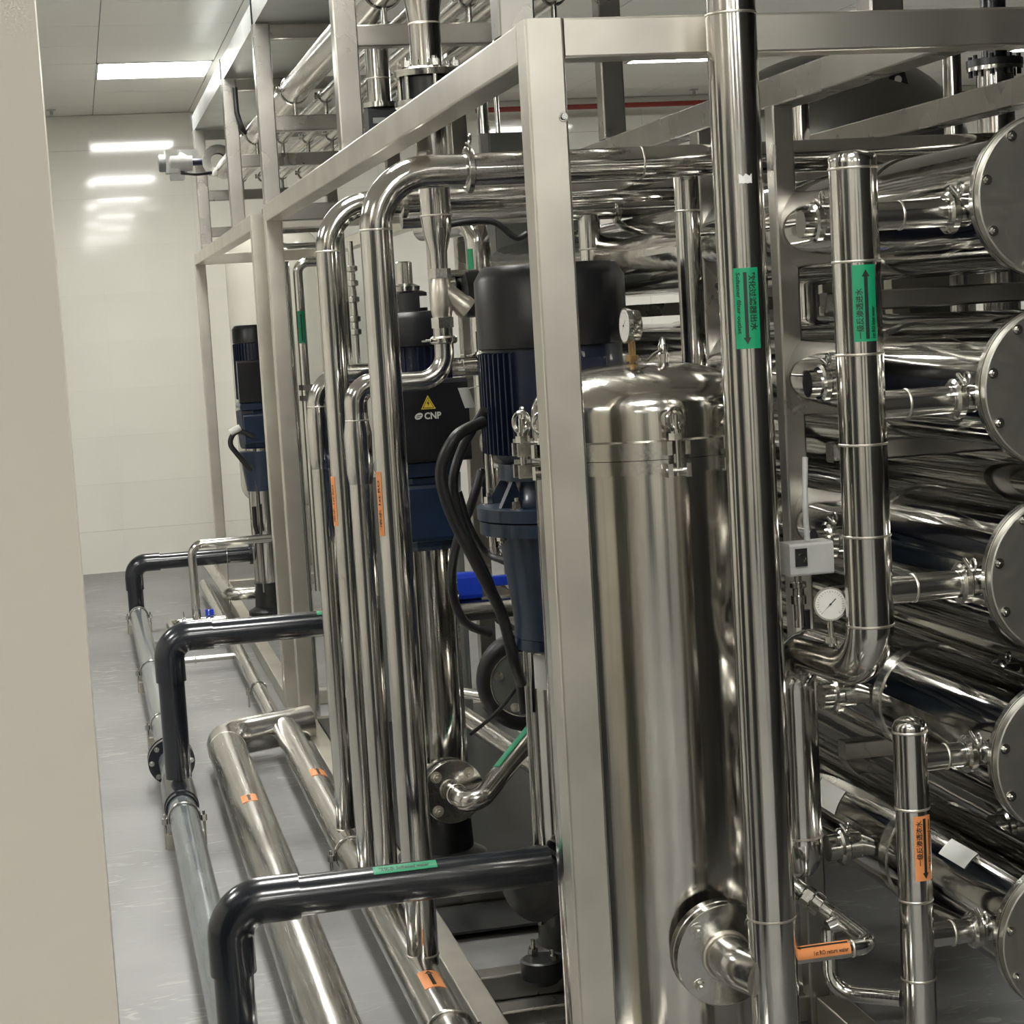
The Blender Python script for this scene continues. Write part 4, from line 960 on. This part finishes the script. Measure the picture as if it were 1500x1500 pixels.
MB().add([(p.x-.018, 4.2, p.z+.022), (p.x+.006, 4.2, p.z+.022), (p.x+.02, 4.2, p.z-.024), (p.x-.004, 4.2, p.z-.024), (p.x-.018, 4.2015, p.z+.022), (p.x+.006, 4.2015, p.z+.022), (p.x+.02, 4.2015, p.z-.024), (p.x-.004, 4.2015, p.z-.024)],
        [(0, 3, 2, 1), (4, 5, 6, 7), (0, 1, 5, 4), (1, 2, 6, 5), (2, 3, 7, 6), (3, 0, 4, 7)]).build('card', WHT, t)
MB().cyl((p.x, 4.2, p.z+.018), (p.x+.05, 4.3, p.z+.02), .0012, 6).build('string', WHT, t); rebase(t, p)
cable('thin black cable tie line below the actuator', [(398, 270, 7.2), (402, 290, 7.2)], .003)

# ================================================================== BIG TANK AND FLANGED RISERS BEHIND, RIGHT
t = thing('pressure_tank', 'large grey steel tank with domed top and lifting lug behind the vessel rack', 'tank')
dx, dy, dr = 2.90, 7.0, .52
prof = [(0, dr), (1.58, dr)]
for k in range(1, 15): prof.append((1.58+.42*sin(R(90*k/14)), dr*cos(R(90*k/14))**.9+.001))
MB().lathe((dx, dy, .42), (0, 0, 1), prof, 72).build('shell', steel('grey_tank_steel', (.30, .30, .275), .36, (3, 3, 3), wave=.1), t)
for a_ in (30, 150, 270): MB().cyl((dx+.55*cos(R(a_)), dy+.55*sin(R(a_)), 0), (dx+.55*cos(R(a_)), dy+.55*sin(R(a_)), .42), .05, 16).build('leg', SV, t)
p = at(1315, 128, y=6.6)
lug = MB(); pr = [(-.055, -.05), (.055, -.05), (.03, .045)]+[(.03*cos(R(a_)), .045+.03*sin(R(a_))) for a_ in (30, 60, 90, 120, 150)]+[(-.03, .045)]
n_ = len(pr); vv = [(p.x+a_, 6.6-.006, p.z+b_) for a_, b_ in pr]+[(p.x+a_, 6.6+.006, p.z+b_) for a_, b_ in pr]
lug.add(vv, [tuple(range(n_)), tuple(range(n_, 2*n_))[::-1]]+[(k, n_+k, n_+(k+1) % n_, (k+1) % n_) for k in range(n_)]).build('lifting_lug', DRK, t)
MB().cyl((p.x, 6.592, p.z+.028), (p.x, 6.594, p.z+.028), .014, 16).build('lug_hole', WHT, t)
p = at(1348, 140, y=6.7)
MB().cyl((p.x, 6.7, p.z-.06), (p.x, 6.7, p.z+.02), .014, 12).lathe((p.x, 6.7, p.z+.02), (0, 0, 1), [(0, .024), (.012, .024)], 8, smooth=False).build('vent_plug', CHR, t)
rebase(t, (dx, dy, 0))
t = thing('flanged_riser', 'steel riser with black bolted flange pair near the top right corner', 'pipe')
p = at(1457, 98, y=5.6)
MB().cyl((p.x, 5.6, .4), (p.x, 5.6, p.z-.012), .058, 32).build('pipe_body', SV, t)
MB().lathe((p.x, 5.6, p.z-.012), (0, 0, 1), [(0, .086), (.012, .086)], 36).build('flange', CHR, t)
MB().lathe((p.x, 5.6, p.z), (0, 0, 1), [(0, .05), (0, .088), (.022, .088), (.022, .05)], 36, cap=False).build('flange', DRK, t)
for k in range(8):
    a_ = R(12+45*k); MB().hexn((p.x+.074*cos(a_), 5.6+.074*sin(a_), p.z-.028), (p.x+.074*cos(a_), 5.6+.074*sin(a_), p.z+.036), .008).build('bolt', DRK, t)
MB().cyl((p.x, 5.6, p.z+.022), (p.x, 5.6, ZC-.05), .04, 24).build('upper_pipe', PVC, t); rebase(t, (p.x, 5.6, .4))
t = thing('bent_riser', 'slim steel riser with a hooked top passing behind the front beam at right', 'pipe')
p = at(1394, 100, y=5.0)
MB().tube([(p.x, 5, .4), (p.x, 5, 2.24), (p.x+.25, 5, 2.24)], .026, 24, bend=.07).build('pipe_body', SV, t); rebase(t, (p.x, 5, .4))
t = thing('rear_riser', 'short bright vertical pipe right of the narrow post under the diagonal rail', 'pipe')
p = at(1172, 175, y=4.7)
MB().cyl((p.x, 4.7, 1.4), (p.x, 4.7, 2.05), .024, 24).build('pipe_body', SV, t); rebase(t, (p.x, 4.7, 1.4))
t = thing('wall_pipe', 'slim pale vertical pipe in front of the far wall left of the main post', 'pipe')
p = at(709, 200, y=9); MB().cyl((p.x, 9, 0), (p.x, 9, ZC-.02), .028, 16).build('pipe_body', SV, t)
MB().cyl((p.x+.07, 9, 0), (p.x+.07, 9, ZC-.02), .012, 12).build('conduit', SV, t); rebase(t, (p.x, 9, 0))
# third skid further right with a couple more dark machines for depth
f3 = thing('skid_frame', 'rear steel skid frame seen in slivers between the vessels', 'frame')
for (x, y) in ((2.5, 3.4), (2.5, 5.6), (3.3, 3.4), (3.3, 5.6)): member(f3, 'post', x, x+S, y, y+S, 0, 1.5)
member(f3, 'rail', 2.5, 3.36, 3.4, 3.46, 1.5, 1.56); member(f3, 'rail', 2.5, 3.36, 5.6, 5.66, 1.5, 1.56)
